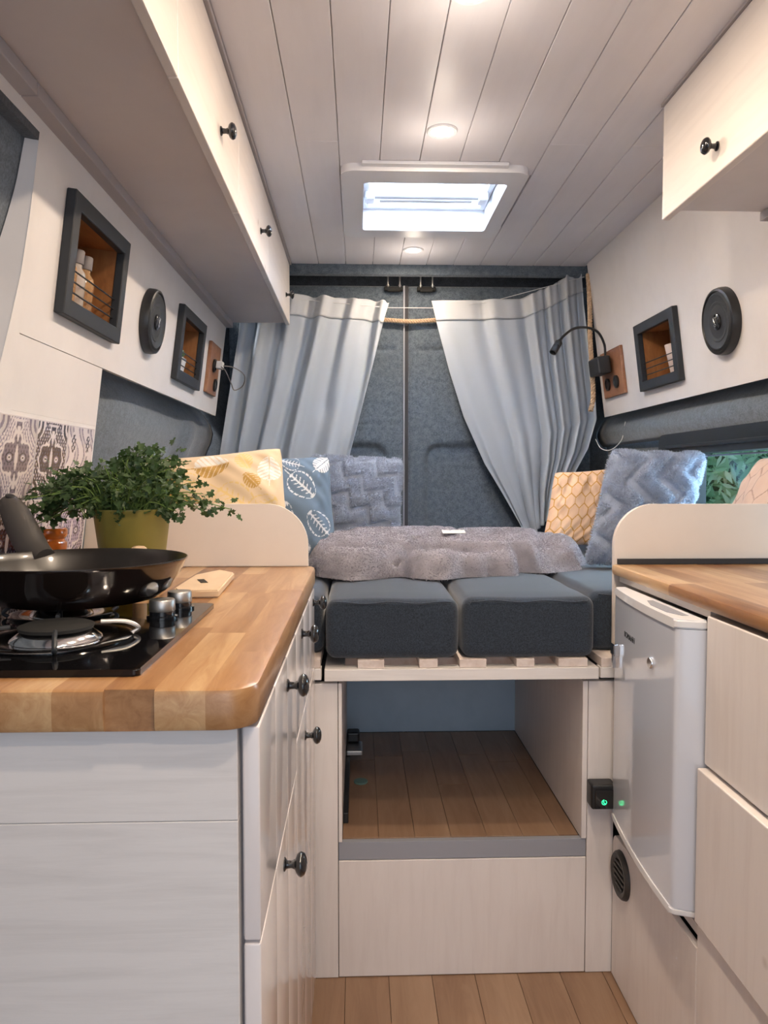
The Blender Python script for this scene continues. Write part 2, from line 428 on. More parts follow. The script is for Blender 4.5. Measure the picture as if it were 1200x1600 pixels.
M = Matrix.Translation((.205, 2.30, ZC+.045)) @ rot_to((1, 0, 0))
bm = lathe(bmesh.new(), [(0, -.155), (.014, -.155), (.014, .155), (0, .155)], 20, M); rl = obj('roller_blind', bm, PVC, h, smooth=True)
for sx in (-1, 1):
    bm = B(.205+sx*.170-.014, .205+sx*.170+.014, 2.275, 2.325, ZC+.022, ZC+.066, .006, 3); obj('blind_bracket', bm, PVC, h)
bm = B(.065, .345, 2.315, 2.33, ZC+.030, ZC+.036, .002); obj('blind_bar', bm, PVC, h)

# ------------------------------------------------------------------ ceiling lights
for k, (sx, sy) in enumerate(SPOTS):
    lbl = ['small round warm ceiling spotlight behind the roof hatch, near the rear doors',
           'round warm ceiling spotlight in front of the roof hatch',
           'round warm ceiling spotlight at the top edge of the photo', 'round warm ceiling spotlight over the near kitchen end',
           'round warm ceiling spotlight above the camera', 'round warm ceiling spotlight behind the camera'][k]
    t = thing('ceiling_spotlight', lbl, 'ceiling light', (sx, sy, ZC), 'ceiling spotlights')
    bm = lathe(bmesh.new(), [(.0265, -.0035), (.034, -.0045), (.036, -.002), (.036, 0)], 32, Matrix.Translation((sx, sy, ZC-.0002)))
    obj('bezel', bm, PVC, t, smooth=True)
    bm = lathe(bmesh.new(), [(0, -.0048), (.022, -.0042), (.027, -.003), (.027, -.001), (0, -.001)], 32, Matrix.Translation((sx, sy, ZC-.0002)))
    obj('diffuser', bm, LAMPM, t, smooth=True)
    l = area('spotlight_light', (sx, sy, ZC-.008), (0, 0, 0), .05, WARM, SPOT_W if k else SPOT_W*.7, None, 'DISK')
    pd = bpy.data.lights.new('ceiling_fill_light', 'POINT'); pd.energy = .50; pd.shadow_soft_size = .03; pd.color = (1, .86, .72)      # added point light hung below each spot to brighten the ceiling
    po = bpy.data.objects.new('ceiling_fill_light', pd); C.objects.link(po); po.location = (sx, sy, ZC-.115)

# ------------------------------------------------------------------ side walls
def panel_cells(M, u0, u1, v0, v1, holes, t):
    bm = bmesh.new()
    us = sorted({u0, u1, *[h[0] for h in holes], *[h[1] for h in holes]}); vs = sorted({v0, v1, *[h[2] for h in holes], *[h[3] for h in holes]})
    for a, b in zip(us, us[1:]):
        for c, d in zip(vs, vs[1:]):
            if any(h[0] <= a and b <= h[1] and h[2] <= c and d <= h[3] for h in holes): continue
            box(bm, a, b, c, d, -t, 0, M=M)
    bmesh.ops.remove_doubles(bm, verts=bm.verts, dist=1e-5)
    return bm
S = math.sqrt(1+K*K)
# shell behind everything: one outer skin per side
def skin(side, prof, y0, y1, mat, name, ny=40, parent=None, bulge=None):
    """prof: list of (z, x) from the top; heightfield skin facing the room"""
    prof = np.array(prof); n = 60
    zz = np.linspace(prof[0, 0], prof[-1, 0], n); xx = np.interp(-zz, -prof[:, 0], prof[:, 1])
    ker = np.array([1, 2, 3, 2, 1.])/9; xs = np.pad(xx, 2, mode='edge'); xx = np.convolve(xs, ker, 'valid')
    ys = np.linspace(y0, y1, ny); P = np.zeros((ny, n, 3))
    for i, y in enumerate(ys):
        P[i, :, 0] = xx + (bulge(y, zz) if bulge else 0)
        P[i, :, 1] = y; P[i, :, 2] = zz
    me = grid_mesh(name, P); o = meobj(name, me, mat, parent, smooth='all')
    sm = o.modifiers.new('thickness', 'SOLIDIFY'); sm.thickness = .01; sm.offset = 1 if side == 'r' else -1
    if parent is None: o['kind'] = 'structure'
    return o
# left: felt lining below and behind the white boards
prof = [(1.92, -.67), (1.40, -.67), (1.345, -.65), (1.33, -.60), (1.315, -.592), (1.29, -.572), (1.262, -.568), (1.235, -.588), (1.20, -.620), (1.15, -.632), (1.05, -.622), (.9, -.63), (0, -.64)]
def dent(y, zz):
    a = np.exp(-((y-1.75)/.10)**2)*-.012 + np.exp(-((y-2.62)/.07)**2)*.020 + .004*math.sin(7*y)
    return a*np.exp(-((zz-1.20)/.14)**2)
wall_l = skin('l', prof, YF, 3.02, FELT, 'wall_left', 90, bulge=dent)
# wall boards are parts of the wall
wl_hol = [(1.345, 1.610, 1.405, 1.570), (2.155, 2.42, 1.400, 1.556)]
def toV(z): return (z-1.32)*S
M0 = ML(0, 1.32)
bm = panel_cells(M0, 1.211, 2.835, toV(1.325), toV(1.700), [(a, b, toV(c), toV(d)) for a, b, c, d in wl_hol], .012)
b1 = obj('wall_board', bm, PANELW, wall_l)
bm = panel_cells(M0, YF, 1.2115, toV(1.630), toV(1.700), [], .012); obj('wall_board', bm, PANELW, wall_l)
bm = panel_cells(M0, 1.211, 1.595, toV(1.2052), toV(1.3235), [], .012); obj('wall_board', bm, PANELW, wall_l)
bm = panel_cells(M0, 1.020, 1.595, toV(.905), toV(1.205), [], .012); obj('wall_board', bm, PANELW, wall_l)
ze = np.array([1.632, 1.56, 1.50, 1.415, 1.34, 1.27, 1.2, 1.1, .92]); ye = np.array([1.206, 1.205, 1.203, 1.195, 1.178, 1.160, 1.14, 1.12, 1.10])
zz_ = np.linspace(1.632, .92, 40); yy_ = np.interp(-zz_, -ze, ye); dd_ = np.interp(-zz_, [-1.632, -1.55, -1.42, -1.2, -.9], [.020, .026, .046, .075, .08])
P = np.stack([np.stack([xl(zz_)-f*dd_, yy_+.002-f*.004, zz_], -1) for f in np.linspace(0, 1, 5)], 0)
o = meobj('window_reveal', grid_mesh('window_reveal', P), PANELW, wall_l, smooth='all')
bm = bmesh.new()       # board edge filling between the straight cut and the curved reveal
for a in range(len(zz_)-1):
    vs = [bm.verts.new(q) for q in ((xl(zz_[a]), yy_[a], zz_[a]), (xl(zz_[a]), 1.212, zz_[a]), (xl(zz_[a+1]), 1.212, zz_[a+1]), (xl(zz_[a+1]), yy_[a+1], zz_[a+1]))]; bm.faces.new(vs)
bmesh.ops.remove_doubles(bm, verts=bm.verts, dist=1e-5); obj('reveal_edge', bm, PANELW, wall_l)
P = np.stack([np.stack([xl(zz_)-dd_-.002-.02*f*(1-f), np.full_like(zz_, 1.205)+(YF-1.205)*f, zz_], -1) for f in np.linspace(0, 1, 8)], 0)
meobj('felt_window_cover', grid_mesh('felt_window_cover', P), FELT, wall_l, smooth='all')
bm = panel_cells(M0, YF, 1.206, toV(1.618), toV(1.6305), [], .045); obj('felt_edge', bm, FELT_D, wall_l)
# right
prof = [(1.92, 1.075), (1.40, 1.075), (1.345, 1.06), (1.33, .995), (1.315, .995), (1.295, .975), (1.265, .962), (1.235, .975), (1.215, 1.02), (1.0, 1.03), (.9, 1.03), (0, 1.03)]
# right lower wall has the window opening: skin in pieces around it
WY0, WY1, WZ0, WZ1 = 1.20, 2.39, .87, 1.225
def skin_part(y0, y1, z0, z1, nm):
    pf = [(z, x) for z, x in prof if z0 < z < z1]; P = np.array(prof)
    fx = lambda z: float(np.interp(-z, -P[:, 0], P[:, 1]))
    return skin('r', [(z1, fx(z1))] + pf + [(z0, fx(z0))], y0, y1, FELT, nm, 50, bulge=lambda y, zz: np.exp(-((zz-1.27)/.05)**2)*(.006*math.sin(5*y)+(-.02 if False else 0)) )
wall_r = skin_part(YF, 3.02, 1.225, 1.92, 'wall_right')
for (a, b, c, d) in ((WY1, 3.02, 0, 1.2255), (YF, WY0, 0, 1.2255), (WY0, WY1, 0, WZ0)):
    q = skin_part(a, b, c, d, 'felt_lining'); del q['kind']; q.parent = wall_r
M1 = MR(0, 1.32)
bm = panel_cells(M1, -2.845, -YF, toV(1.325), toV(1.898), [(-2.395, -2.150, toV(1.400), toV(1.557))], .012)
obj('wall_board', bm, PANELW, wall_r)
# window on the right with its rubber frame
w = struct('window_1', hollow(bmesh.new(), rrect(1.18, 2.405, .86, 1.232, .03), rrect(1.26, 2.205, .885, 1.168, .03), .965, 1.03), PVCD, smooth=True)
for v in w.data.vertices:
    y, z, x = v.co; v.co = (x, y, z)
w.data.flip_normals()
obj('glass', B(1.004, 1.008, 1.24, 2.22, .875, 1.18), WGLASS, w)
obj('frame_ledge', B(.955, .972, 1.22, 2.33, 1.186, 1.196, .002), PVCD, w)
# pane divider and outer ledge glimpsed through the glass
bm = B(1.000, 1.004, 1.24, 2.215, 1.158, 1.163, .0005); obj('trim_line', bm, STRIP, w)

# ------------------------------------------------------------------ hedge outside
def hedge(name, label, x, y, z0, z1, w, mats, n, seed):
    r = np.random.default_rng(seed)
    t = thing(name, label, 'bush', (x, y, z0))
    bmh = bmesh.new(); lathe(bmh, [(0, z0), (w*.5, z0+.05), (w*.62, (z0+z1)/2), (w*.35, z1-.1), (0, z1-.05)], 12, Matrix.Translation((x, y, 0)))
    obj('twigs', bmh, HEDGED, t, smooth='all')
    for mi, m in enumerate(mats):
        k = int(1.5*n)//len(mats); c = np.array([x, y, (z0+z1)/2]); d = r.normal(size=(k, 3)); d /= np.linalg.norm(d, axis=1)[:, None]
        p = c + d*np.array([w*.75, w*.9, (z1-z0)/2])*r.uniform(.75, 1.08, (k, 1))
        a = r.normal(size=(k, 3)); a /= np.linalg.norm(a, axis=1)[:, None]; b = np.cross(a, d); b /= np.linalg.norm(b, axis=1)[:, None]+1e-6
        L = r.uniform(.03, .055, (k, 1)); W = L*.22
        V = np.stack([p-a*L, p+b*W, p+a*L, p-b*W], 1).reshape(-1, 3); F = np.arange(4*k).reshape(k, 4)
        meobj('foliage', np_mesh('foliage', V, F), m, t, kind='stuff')
hedge('bush', 'dense green hedge bush behind the far half of the side window', 1.80, 3.35, .2, 1.75, .62, (HEDGE, HEDGE2), 9000, 1)
hedge('bush', 'green hedge bush behind the near half of the side window', 1.85, 2.15, .2, 1.70, .55, (HEDGE, HEDGE2), 8000, 2)
hedge('bush', 'tall green bush beyond the side window, farthest back outside', 2.75, 4.75, .2, 2.2, .85, (HEDGE,), 6000, 3)

# ------------------------------------------------------------------ rear wall, header and doors
bm = bmesh.new(); box(bm, -.66, 1.06, 3.035, 3.06, 0, 1.93); wall_b = struct('wall_back', bm, FELT_D)
bm = bmesh.new(); prism(bm, [(YB-.005, ZC+.02), (YB-.005, ZC-.026), (YB+.000, ZC-.036), (YB+.012, ZC-.041), (YB+.03, ZC-.036), (YB+.04, ZC-.010), (3.04, ZC-.005), (3.04, ZC+.02)], 'x', -.56, .95)
obj('felt_header', bm, FELT, wall_b, smooth=True)
def rear_door(name, xa, xb, mirror):
    nx, nz = 90, 200; X = np.linspace(xa, xb, nx); Z = np.linspace(.05, 1.842, nz); XX, ZZ = np.meshgrid(X, Z, indexing='ij')
    U = (xb-XX) if not mirror else (XX-xa)      # distance from the centre gap
    sm = lambda a, b, t: np.clip((t-a)/(b-a), 0, 1)**2*(3-2*np.clip((t-a)/(b-a), 0, 1))
    D = np.zeros_like(XX)
    g = np.where((U > .03), 1, 0)*np.exp(-((ZZ-1.598)/.011)**2)*.010; D += g*sm(.02, .05, U)
    D += .008*sm(1.592, 1.604, ZZ)*0
    # pressed rounded recess in the lower part
    cx, cz, hw, hz, rr = .30, .96, .24, .275, .06
    qx = np.abs(U-cx)-(hw-rr); qz = np.abs(ZZ-cz)-(hz-rr); sd = np.hypot(np.maximum(qx, 0), np.maximum(qz, 0))+np.minimum(np.maximum(qx, qz), 0)-rr
    D += .018*(1-sm(-.018, .004, sd))
    qx = np.abs(U-cx)-(.16-.04); qz = np.abs(ZZ-1.42)-(.10-.04); sd = np.hypot(np.maximum(qx, 0), np.maximum(qz, 0))+np.minimum(np.maximum(qx, qz), 0)-.04
    D += .003*np.exp(-((ZZ-1.32)/.006)**2)*sm(.06, .09, U)*-1
    D += .006*(1-sm(0, .012, U)); D += .006*(1-sm(0, .02, 1.842-ZZ))
    P = np.stack([XX, 2.985+D, ZZ], -1)
    if mirror: P = P
    me = grid_mesh(name, P); o = meobj(name, me, FELT, None, smooth='all'); s = o.modifiers.new('thickness', 'SOLIDIFY'); s.thickness = .012; s.offset = -1 if False else 0
    o['kind'] = 'structure'; return o
d1 = rear_door('door_1', -.50, .180, False); d2 = rear_door('door_2', .198, .92, True)
obj('edge_strip', B(.176, .182, 2.968, 2.990, .6, 1.842, .001), STRIP, d1)
obj('door_seal', B(.1835, .1975, 2.985, 3.03, .3, 1.845), DARKGAP, d2)

def hook(xc, label):
    t = thing('door_latch', label, 'latch', (xc, 2.975, 1.83), 'rear door latches')
    bm = B(xc-.036, xc+.036, 2.955, 2.975, 1.820, 1.836, .003); box(bm, xc-.024, xc+.024, 2.950, 2.962, 1.815, 1.823, .002); obj('bracket', bm, SOOT, t)
    for sx in (-1, 1):
        bm = tube(bmesh.new(), [(xc+sx*.023, 2.950, 1.832), (xc+sx*.023, 2.950, 1.872), (xc+sx*.023, 2.958, 1.876)], .0035, 8)
        lathe(bm, [(0, 0), (.006, 0), (.006, .004), (0, .004)], 10, Matrix.Translation((xc+sx*.023, 2.950, 1.836)))
        obj('pin', bm, STEEL, t, smooth=True)
hook(.138, 'black latch with two steel pins at top of the left rear door')
hook(.265, 'black latch with two steel pins at top of the right rear door')

# ------------------------------------------------------------------ curtains
def curtain(name, label, nu, nv, fx, fz, fdepth, seam_v, ybase):
    U = np.linspace(0, 1, nu); V = np.linspace(0, 1, nv); UU, VV = np.meshgrid(U, V, indexing='ij')
    P = np.stack([fx(UU, VV), ybase + fdepth(UU, VV), fz(UU, VV)], -1)
    ts = thing(name, label, 'curtain', (float(P[nu//2, -1, 0]), ybase, float(P[:, -1, 2].min())))
    k = int(seam_v*nv)
    o = meobj('header_band', grid_mesh('header_band', P[:, :k+1] + np.array([0, -.002, 0])), CURTB, ts, smooth='all')
    s = o.modifiers.new('t', 'SOLIDIFY'); s.thickness = .0025
    o = meobj('drape', grid_mesh('drape', P[:, k:]), CURT, ts, smooth='all'); s = o.modifiers.new('t', 'SOLIDIFY'); s.thickness = .0012
    return ts, P
sstep = lambda a, b, t: np.clip((t-a)/(b-a), 0, 1)**2*(3-2*np.clip((t-a)/(b-a), 0, 1))
# left curtain
def lx(u, v):
    top = -.475 + u*(.118+.475); bot_l, bot_r = -.60, -.085
    z = lz(u, v)
    inner = np.interp(1.767-z.ravel() if hasattr(z, 'ravel') else z, [0, .06, .25, .45, .61, .9], [.118, .100, .055, .005, -.036, -.085]).reshape(np.shape(z))
    outer = np.interp(1.80-z.ravel(), [0, .15, .6, .95], [-.43, -.45, -.525, -.56]).reshape(np.shape(z))
    w = u**(1.0+.12*v)
    return outer + (inner-outer)*w + .006*np.sin(2*np.pi*7.5*u+1.3)*(v)
def lz(u, v):
    zt = 1.800 - .033*u + .004*np.abs(np.sin(2*np.pi*3.2*u)) - .012*np.exp(-((u-.99)/.02)**2)
    zb = .86
    return zt + (zb-zt)*v
def foldw(ph, k=.45):
    return np.sin(ph + k*np.sin(ph))
def ld(u, v):
    ph = 2*np.pi*(5.6*u + .30*np.sin(4.2*u+.5) - .45*v*(u-.2) + .05*np.sin(5*v+9*u))
    amp = .022*(.6+.55*np.sin(7.3*u+1.2)**2)*(1-.45*sstep(.15, .5, v)*sstep(.45, .75, u))
    r = -amp*foldw(ph, .8)
    r -= .007*np.sin(2*np.pi*(2.1*u+.4*v)+.8)*sstep(.1, .5, v)
    r -= .010*np.exp(-((u-.905-.02*v)/.022)**2)*sstep(.5, .6, v) 
    r += .009*np.exp(-((u-.74-.10*(v-.4))/.05)**2-((v-.46)/.05)**2) - .007*np.exp(-((u-.70-.10*(v-.4))/.05)**2-((v-.52)/.06)**2)
    return r - .016*v
curtain('curtain', 'pale blue-grey curtain on the left rear door, drawn to the left', 260, 120, lx, lz, ld, .085, 2.915)
# right curtain
def rzf(u, v):
    zt = 1.768 + .02*u + .08*sstep(.45, 1, u) + .004*np.sin(40*u)*sstep(.55, .7, u) + .012*sstep(.86, .87, u)
    zb = .885 + .06*sstep(.25, 1, u)
    return zt + (zb-zt)*v
def rxf(u, v):
    inner = np.interp(v.ravel(), [0, .1, .3, .5, .7, .85, 1], [.279, .300, .348, .405, .485, .565, .64]).reshape(np.shape(v))
    outer = np.interp(v.ravel(), [0, .15, .35, .5, .60, .72, .85, 1], [.850, .862, .885, .905, .912, .880, .815, .755]).reshape(np.shape(v))
    w = u**(.80 + .3*v)
    return inner + (outer-inner)*w + .004*np.sin(2*np.pi*8*u)*v
def rd(u, v):
    ph = 2*np.pi*(3.4*u + 3.4*sstep(.50, .80, u)*(u-.5) - .30*v*(1-u)+.04*np.sin(6*v+5*u))
    amp = .019*(.25+.75*sstep(.12, .45, u))*(.8+.4*np.sin(9*u)**2)*(1+.3*v)
    r = -amp*foldw(ph, .9) - .0045*np.sin(2*np.pi*15*u)*np.exp(-((u-.66)/.10)**2)*(1-.6*v)
    r -= .010*np.exp(-((u-.045-.03*v)/.03)**2)*sstep(.45, .7, v) + .016*np.exp(-((u-.30-.55*(v-.6))/.10)**2)*sstep(.35, .8, v)
    r += .010*np.exp(-((u-.45+.1*v)/.09)**2)*sstep(.3, .6, v)
    return r - .012*v
curtain('curtain', 'pale blue-grey curtain on the right rear door, gathered to the right', 280, 120, rxf, rzf, rd, .09, 2.900)
o = obj('curtain_wire', tube(bmesh.new(), [(-.50, 2.905, 1.800), (-.1, 2.91, 1.762), (.12, 2.90, 1.742), (.28, 2.90, 1.742), (.5, 2.895, 1.765), (.86, 2.885, 1.86)], .0012, 6), WIRE, None, smooth=True)
tag(o, 'thin white wire strung across the rear doors carrying the curtains', 'wire')
def rope(bm, pts, r=.006, twist=260, seg=7):
    pts = spline(pts, 40); Ls = [0]
    for a, b in zip(pts, pts[1:]): Ls.append(Ls[-1]+(b-a).length)
    for s in range(3):
        out = []
        for i, p in enumerate(pts):
            t = (pts[min(i+1, len(pts)-1)]-pts[max(i-1, 0)]).normalized(); up = Vector((0, 1, 0)) if abs(t.y) < .8 else Vector((0, 0, 1)); n1 = t.cross(up).normalized(); n2 = t.cross(n1)
            a = Ls[i]*twist + s*2*math.pi/3; out.append(p + (n1*math.cos(a)+n2*math.sin(a))*r*.55)
        tube(bm, out, r*.58, seg)
    return bm
o = obj('rope', rope(bmesh.new(), [(.02, 2.955, 1.712), (.12, 2.955, 1.706), (.20, 2.955, 1.702), (.28, 2.955, 1.706), (.36, 2.955, 1.712)], .0080, 200), ROPE, None, smooth='all')
tag(o, 'twisted natural rope stretched level between the two curtains', 'rope')
o = obj('rope', rope(bmesh.new(), [(.862, 2.842, 1.86), (.868, 2.838, 1.75), (.866, 2.820, 1.62), (.868, 2.80, 1.50), (.874, 2.80, 1.40), (.865, 2.80, 1.345)], .0085, 200), ROPE, None, smooth='all')
tag(o, 'twisted natural rope hanging down beside the right curtain', 'rope')
o = obj('cord', tube(bmesh.new(), spline([(.885, 2.80, 1.24), (.90, 2.78, 1.205), (.93, 2.76, 1.20), (.962, 2.74, 1.235), (.968, 2.72, 1.30)], 10), .0016, 6), WIRE, None, smooth=True)
tag(o, 'thin white cord drooping below the right wall board', 'cord')

# ------------------------------------------------------------------ knob
def knob(parent, p, axis, mat=BLACKG, s=1.0, name='knob'):
    M = Matrix.Translation(p) @ rot_to(axis)
    prof = [(0, 0), (.0085, 0), (.0085, .002), (.0052, .004), (.0045, .010), (.0062, .014), (.012, .0165), (.0148, .020), (.0150, .0225), (.0125, .0265), (.007, .0290), (0, .0298)]
    bm = lathe(bmesh.new(), [(r*s, z*s) for r, z in prof], 24, M)
    return obj(name, bm, mat, parent, smooth=True)

# ------------------------------------------------------------------ overhead cabinets, left
XU = -.254; ZU = 1.672
c = thing('overhead_cabinet', 'long white overhead cabinet with black knobs along the left wall', 'cabinet', (-.38, 1.2, ZU))
bm = bmesh.new()
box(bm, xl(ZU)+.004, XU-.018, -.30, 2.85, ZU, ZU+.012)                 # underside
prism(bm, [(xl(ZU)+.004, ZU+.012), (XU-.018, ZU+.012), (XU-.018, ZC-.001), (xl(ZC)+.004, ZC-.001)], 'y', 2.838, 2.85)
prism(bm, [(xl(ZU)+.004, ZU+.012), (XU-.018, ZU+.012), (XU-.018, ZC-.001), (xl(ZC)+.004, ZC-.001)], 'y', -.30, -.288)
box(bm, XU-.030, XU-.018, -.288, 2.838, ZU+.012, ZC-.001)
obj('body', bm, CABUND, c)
seams = [-.30, .55, 1.105, 1.655, 2.20, 2.85]
for i, (a, b) in enumerate(zip(seams, seams[1:])):
    bm = B(XU-.016, XU, a+.0012, b-.0012, ZU-.008, ZC-.016, .0025, 2)
    d = obj('door', bm, WHITE_Y, c)
    ky = {0: .38, 1: .90, 2: 1.44, 3: 2.01, 4: 2.70}[i]
    knob(d, (XU, ky, 1.74), (1, 0, 0))
o = obj('battens', B(XU-.012, XU+.006, -.3, 2.86, ZC-.013, ZC-.0005, .001), BATTEN, c)
o.name = 'top_batten'
bm = bmesh.new()
for a, b in ((YF, 1.135), (1.137, 2.84)):
    box(bm, xl(ZU)-.008, xl(ZU)+.022, a, b, ZU-.022, ZU-.0005, .002)
o = struct('trim_1', bm, BATTEN)
# right overhead cabinet
XR = .655; ZR = 1.660
c = thing('overhead_cabinet', 'white overhead cabinet with one black knob high on the right wall', 'cabinet', (.78, 1.2, ZR))
bm = bmesh.new(); XWR = xr(ZR)-.004
box(bm, XR+.018, XWR, .10, 1.620, ZR+.008, ZR+.020); box(bm, XR+.018, xr(ZC)-.004, .10, 1.620, ZC-.014, ZC-.002)
prism(bm, [(XR+.018, ZR+.020), (XWR, ZR+.020), (xr(ZC)-.004, ZC-.014), (XR+.018, ZC-.014)], 'y', 1.606, 1.620)
prism(bm, [(XR+.018, ZR+.020), (XWR, ZR+.020), (xr(ZC)-.004, ZC-.014), (XR+.018, ZC-.014)], 'y', .10, .114)
box(bm, XR+.018, XR+.028, .114, 1.606, ZR+.020, ZC-.014)
obj('body', bm, PANELW, c)
for a, b, ky in ((.10, .86, .70), (.863, 1.636, 1.385)):
    d = obj('door', B(XR, XR+.017, a, b, ZR-.008, ZC-.008, .0025, 2), WHITE_Y, c); knob(d, (XR, ky, 1.702), (-1, 0, 0))
obj('under_batten', B(XWR-.022, XWR-.002, .10, 1.622, ZR-.012, ZR+.007, .001), BATTEN, c)
obj('top_batten', B(XR-.004, XR+.012, .10, 1.64, ZC-.0075, ZC-.0008), BATTEN, c)

# ------------------------------------------------------------------ wall niches
def niche(M, label, w, h, fw=.030):
    t = thing('wall_niche', label, 'niche', mat=M)
    bm = hollow(bmesh.new(), [(-w/2, -h/2), (w/2, -h/2), (w/2, h/2), (-w/2, h/2)], [(-w/2+fw, -h/2+fw), (w/2-fw, -h/2+fw), (w/2-fw, h/2-fw), (-w/2+fw, h/2-fw)], .0004, .018)
    bmesh.ops.recalc_face_normals(bm, faces=bm.faces)
    es = [e for e in bm.edges if e.calc_length() > .001 and len(e.link_faces) == 2 and e.calc_face_angle(0) > .5]
    bmesh.ops.bevel(bm, geom=es, offset=.0015, segments=1, affect='EDGES')
    obj('frame', bm, BLACKF, t, world=False)
    iw, ih, dp, tk = w-2*fw+.004, h-2*fw+.004, .085, .005
    bm = bmesh.new()
    box(bm, -iw/2-tk, iw/2+tk, -ih/2-tk, ih/2+tk, -dp-tk, -dp); box(bm, -iw/2-tk, -iw/2, -ih/2-tk, ih/2+tk, -dp, .0002)
    box(bm, iw/2, iw/2+tk, -ih/2-tk, ih/2+tk, -dp, .0002); box(bm, -iw/2, iw/2, -ih/2-tk, -ih/2, -dp, .0002); box(bm, -iw/2, iw/2, ih/2, ih/2+tk, -dp, .0002)
    obj('box_lining', bm, BOXWOOD, t, world=False)
    for k in range(3):
        y = -h/2+fw+.018+k*.019
        obj('rod', tube(bmesh.new(), [(-w/2+fw, y, .006), (w/2-fw, y, .006)], .0017, 8), BLACK, t, smooth=True, world=False)
    return t
n1 = niche(ML(1.478, 1.487), 'black framed niche with wooden box above the kitchen tiles', .305, .212)
n2 = niche(ML(2.288, 1.478), 'black framed niche with wooden box on left wall nearer the bed', .305, .208)
n3 = niche(MR(2.272, 1.479), 'black framed wooden niche on the right wall beside the speaker', .300, .210)
def bottle(M, x, liquid, label):
    t = thing('bottle', label, 'bottle', mat=M @ Matrix.Translation((x, -.0735, -.026)) @ Matrix.Rotation(-math.pi/2, 4, 'X'), group='bottles in the niche above the tiles')
    obj('glass_body', lathe(bmesh.new(), [(0, 0), (.017, 0), (.019, .003), (.019, .060), (.017, .070), (.010, .079), (.010, .086), (0, .086)], 24), liquid, t, smooth=True, world=False)
    obj('cap', lathe(bmesh.new(), [(0, .0865), (.0125, .0865), (.0125, .110), (.011, .112), (0, .112)], 24), CAPM, t, smooth=True, world=False)
MN = ML(1.478, 1.487)
for x, l, lb in ((-.052, BOTTLE, 'small amber bottle with grey cap, nearest in the niche'), (-.008, BOTTLEC, 'small pale bottle with grey cap, middle of three in the niche'), (.036, BOTTLE, 'small amber bottle with grey cap, farthest back of three in the niche')):
    bottle(MN, x, l, lb)
# upright in the niche: the local +y axis of the wall frame is up
# little potted succulent in the second niche
Mp = ML(2.288, 1.478) @ Matrix.Translation((.012, -.0715, -.030)) @ Matrix.Rotation(-math.pi/2, 4, 'X')
t = thing('succulent_plant', 'small succulent in a square white pot inside the left niche', 'plant', mat=Mp)
bm = B(-.024, .024, -.024, .024, 0, .048, .003)
for v in bm.verts:
    if v.co.z < .02: v.co.x *= .8; v.co.y *= .8
obj('plant_pot', bm, POTW, t, world=False)
bm = bmesh.new()
for k in range(26):
    a = k*2.4; tl = .2+.9*(k/26); L = .030
    d = Vector((math.cos(a)*math.sin(tl), math.sin(a)*math.sin(tl), math.cos(tl)))
    tube(bm, [Vector((0, 0, .046))+d*L*f for f in (0, .3, .7, 1)], [.003, .006, .005, .0008], 6)
obj('leaves', bm, SUCC, t, smooth='all', world=False, kind='stuff')
Mc = MR(2.272, 1.479) @ Matrix.Translation((.035, -.0725, -.038)) @ Matrix.Rotation(-math.pi/2, 4, 'X')
o = obj('drinking_cup', lathe(bmesh.new(), [(0, 0), (.024, 0), (.027, .004), (.036, .085), (.0345, .086), (.026, .008), (0, .006)], 32), CUPM, None, smooth=True)
o.matrix_basis = Mc; tag(o, 'pale tapered cup standing inside the right wall niche', 'cup')

# ------------------------------------------------------------------ speakers
def speaker(M, label, r=.078, mark=True):
    t = thing('wall_speaker', label, 'speaker', mat=M, group='wall speakers')
    obj('rim', lathe(bmesh.new(), [(0, .0004), (r*1.0, .0004), (r*1.0, .012), (r*.97, .021), (r*.90, .023), (r*.87, .019), (0, .019)], 48), BLACK, t, smooth=True, world=False)
    obj('grille', lathe(bmesh.new(), [(r*.86, .0192), (r*.80, .0235), (r*.60, .0195), (r*.58, .0205), (r*.35, .0165), (r*.30, .0175), (0, .019)], 48), plain('speaker_cloth', (.022, .026, .03), .7) if 'speaker_cloth' not in MATS else MATS['speaker_cloth'], t, smooth=True, world=False)
    obj('centre_cap', lathe(bmesh.new(), [(0, .0262), (r*.14, .0255), (r*.24, .0225), (r*.25, .017)], 32), BLACKG, t, smooth=True, world=False)
    if mark:
        bm = bmesh.new()
        a, b, cc = Vector((-.0075, .011, .0262)), Vector((.0075, .011, .0262)), Vector((0, -.003, .0262))
        for p, q in ((a, b), (b, cc), (cc, a)): tube(bm, [p, q], .0007, 5)
        tube(bm, [Vector((.004*math.cos(x), -.008+.0032*math.sin(x), .0262)) for x in np.linspace(0, 2*math.pi, 12, endpoint=False)], .0006, 5, closed=True)
        obj('emblem', bm, STEEL, t, world=False)
speaker(ML(1.875, 1.478), 'round black speaker on the left wall between the niches', .078)
speaker(MR(1.868, 1.487), 'round black speaker with emblem on the right wall', .083)

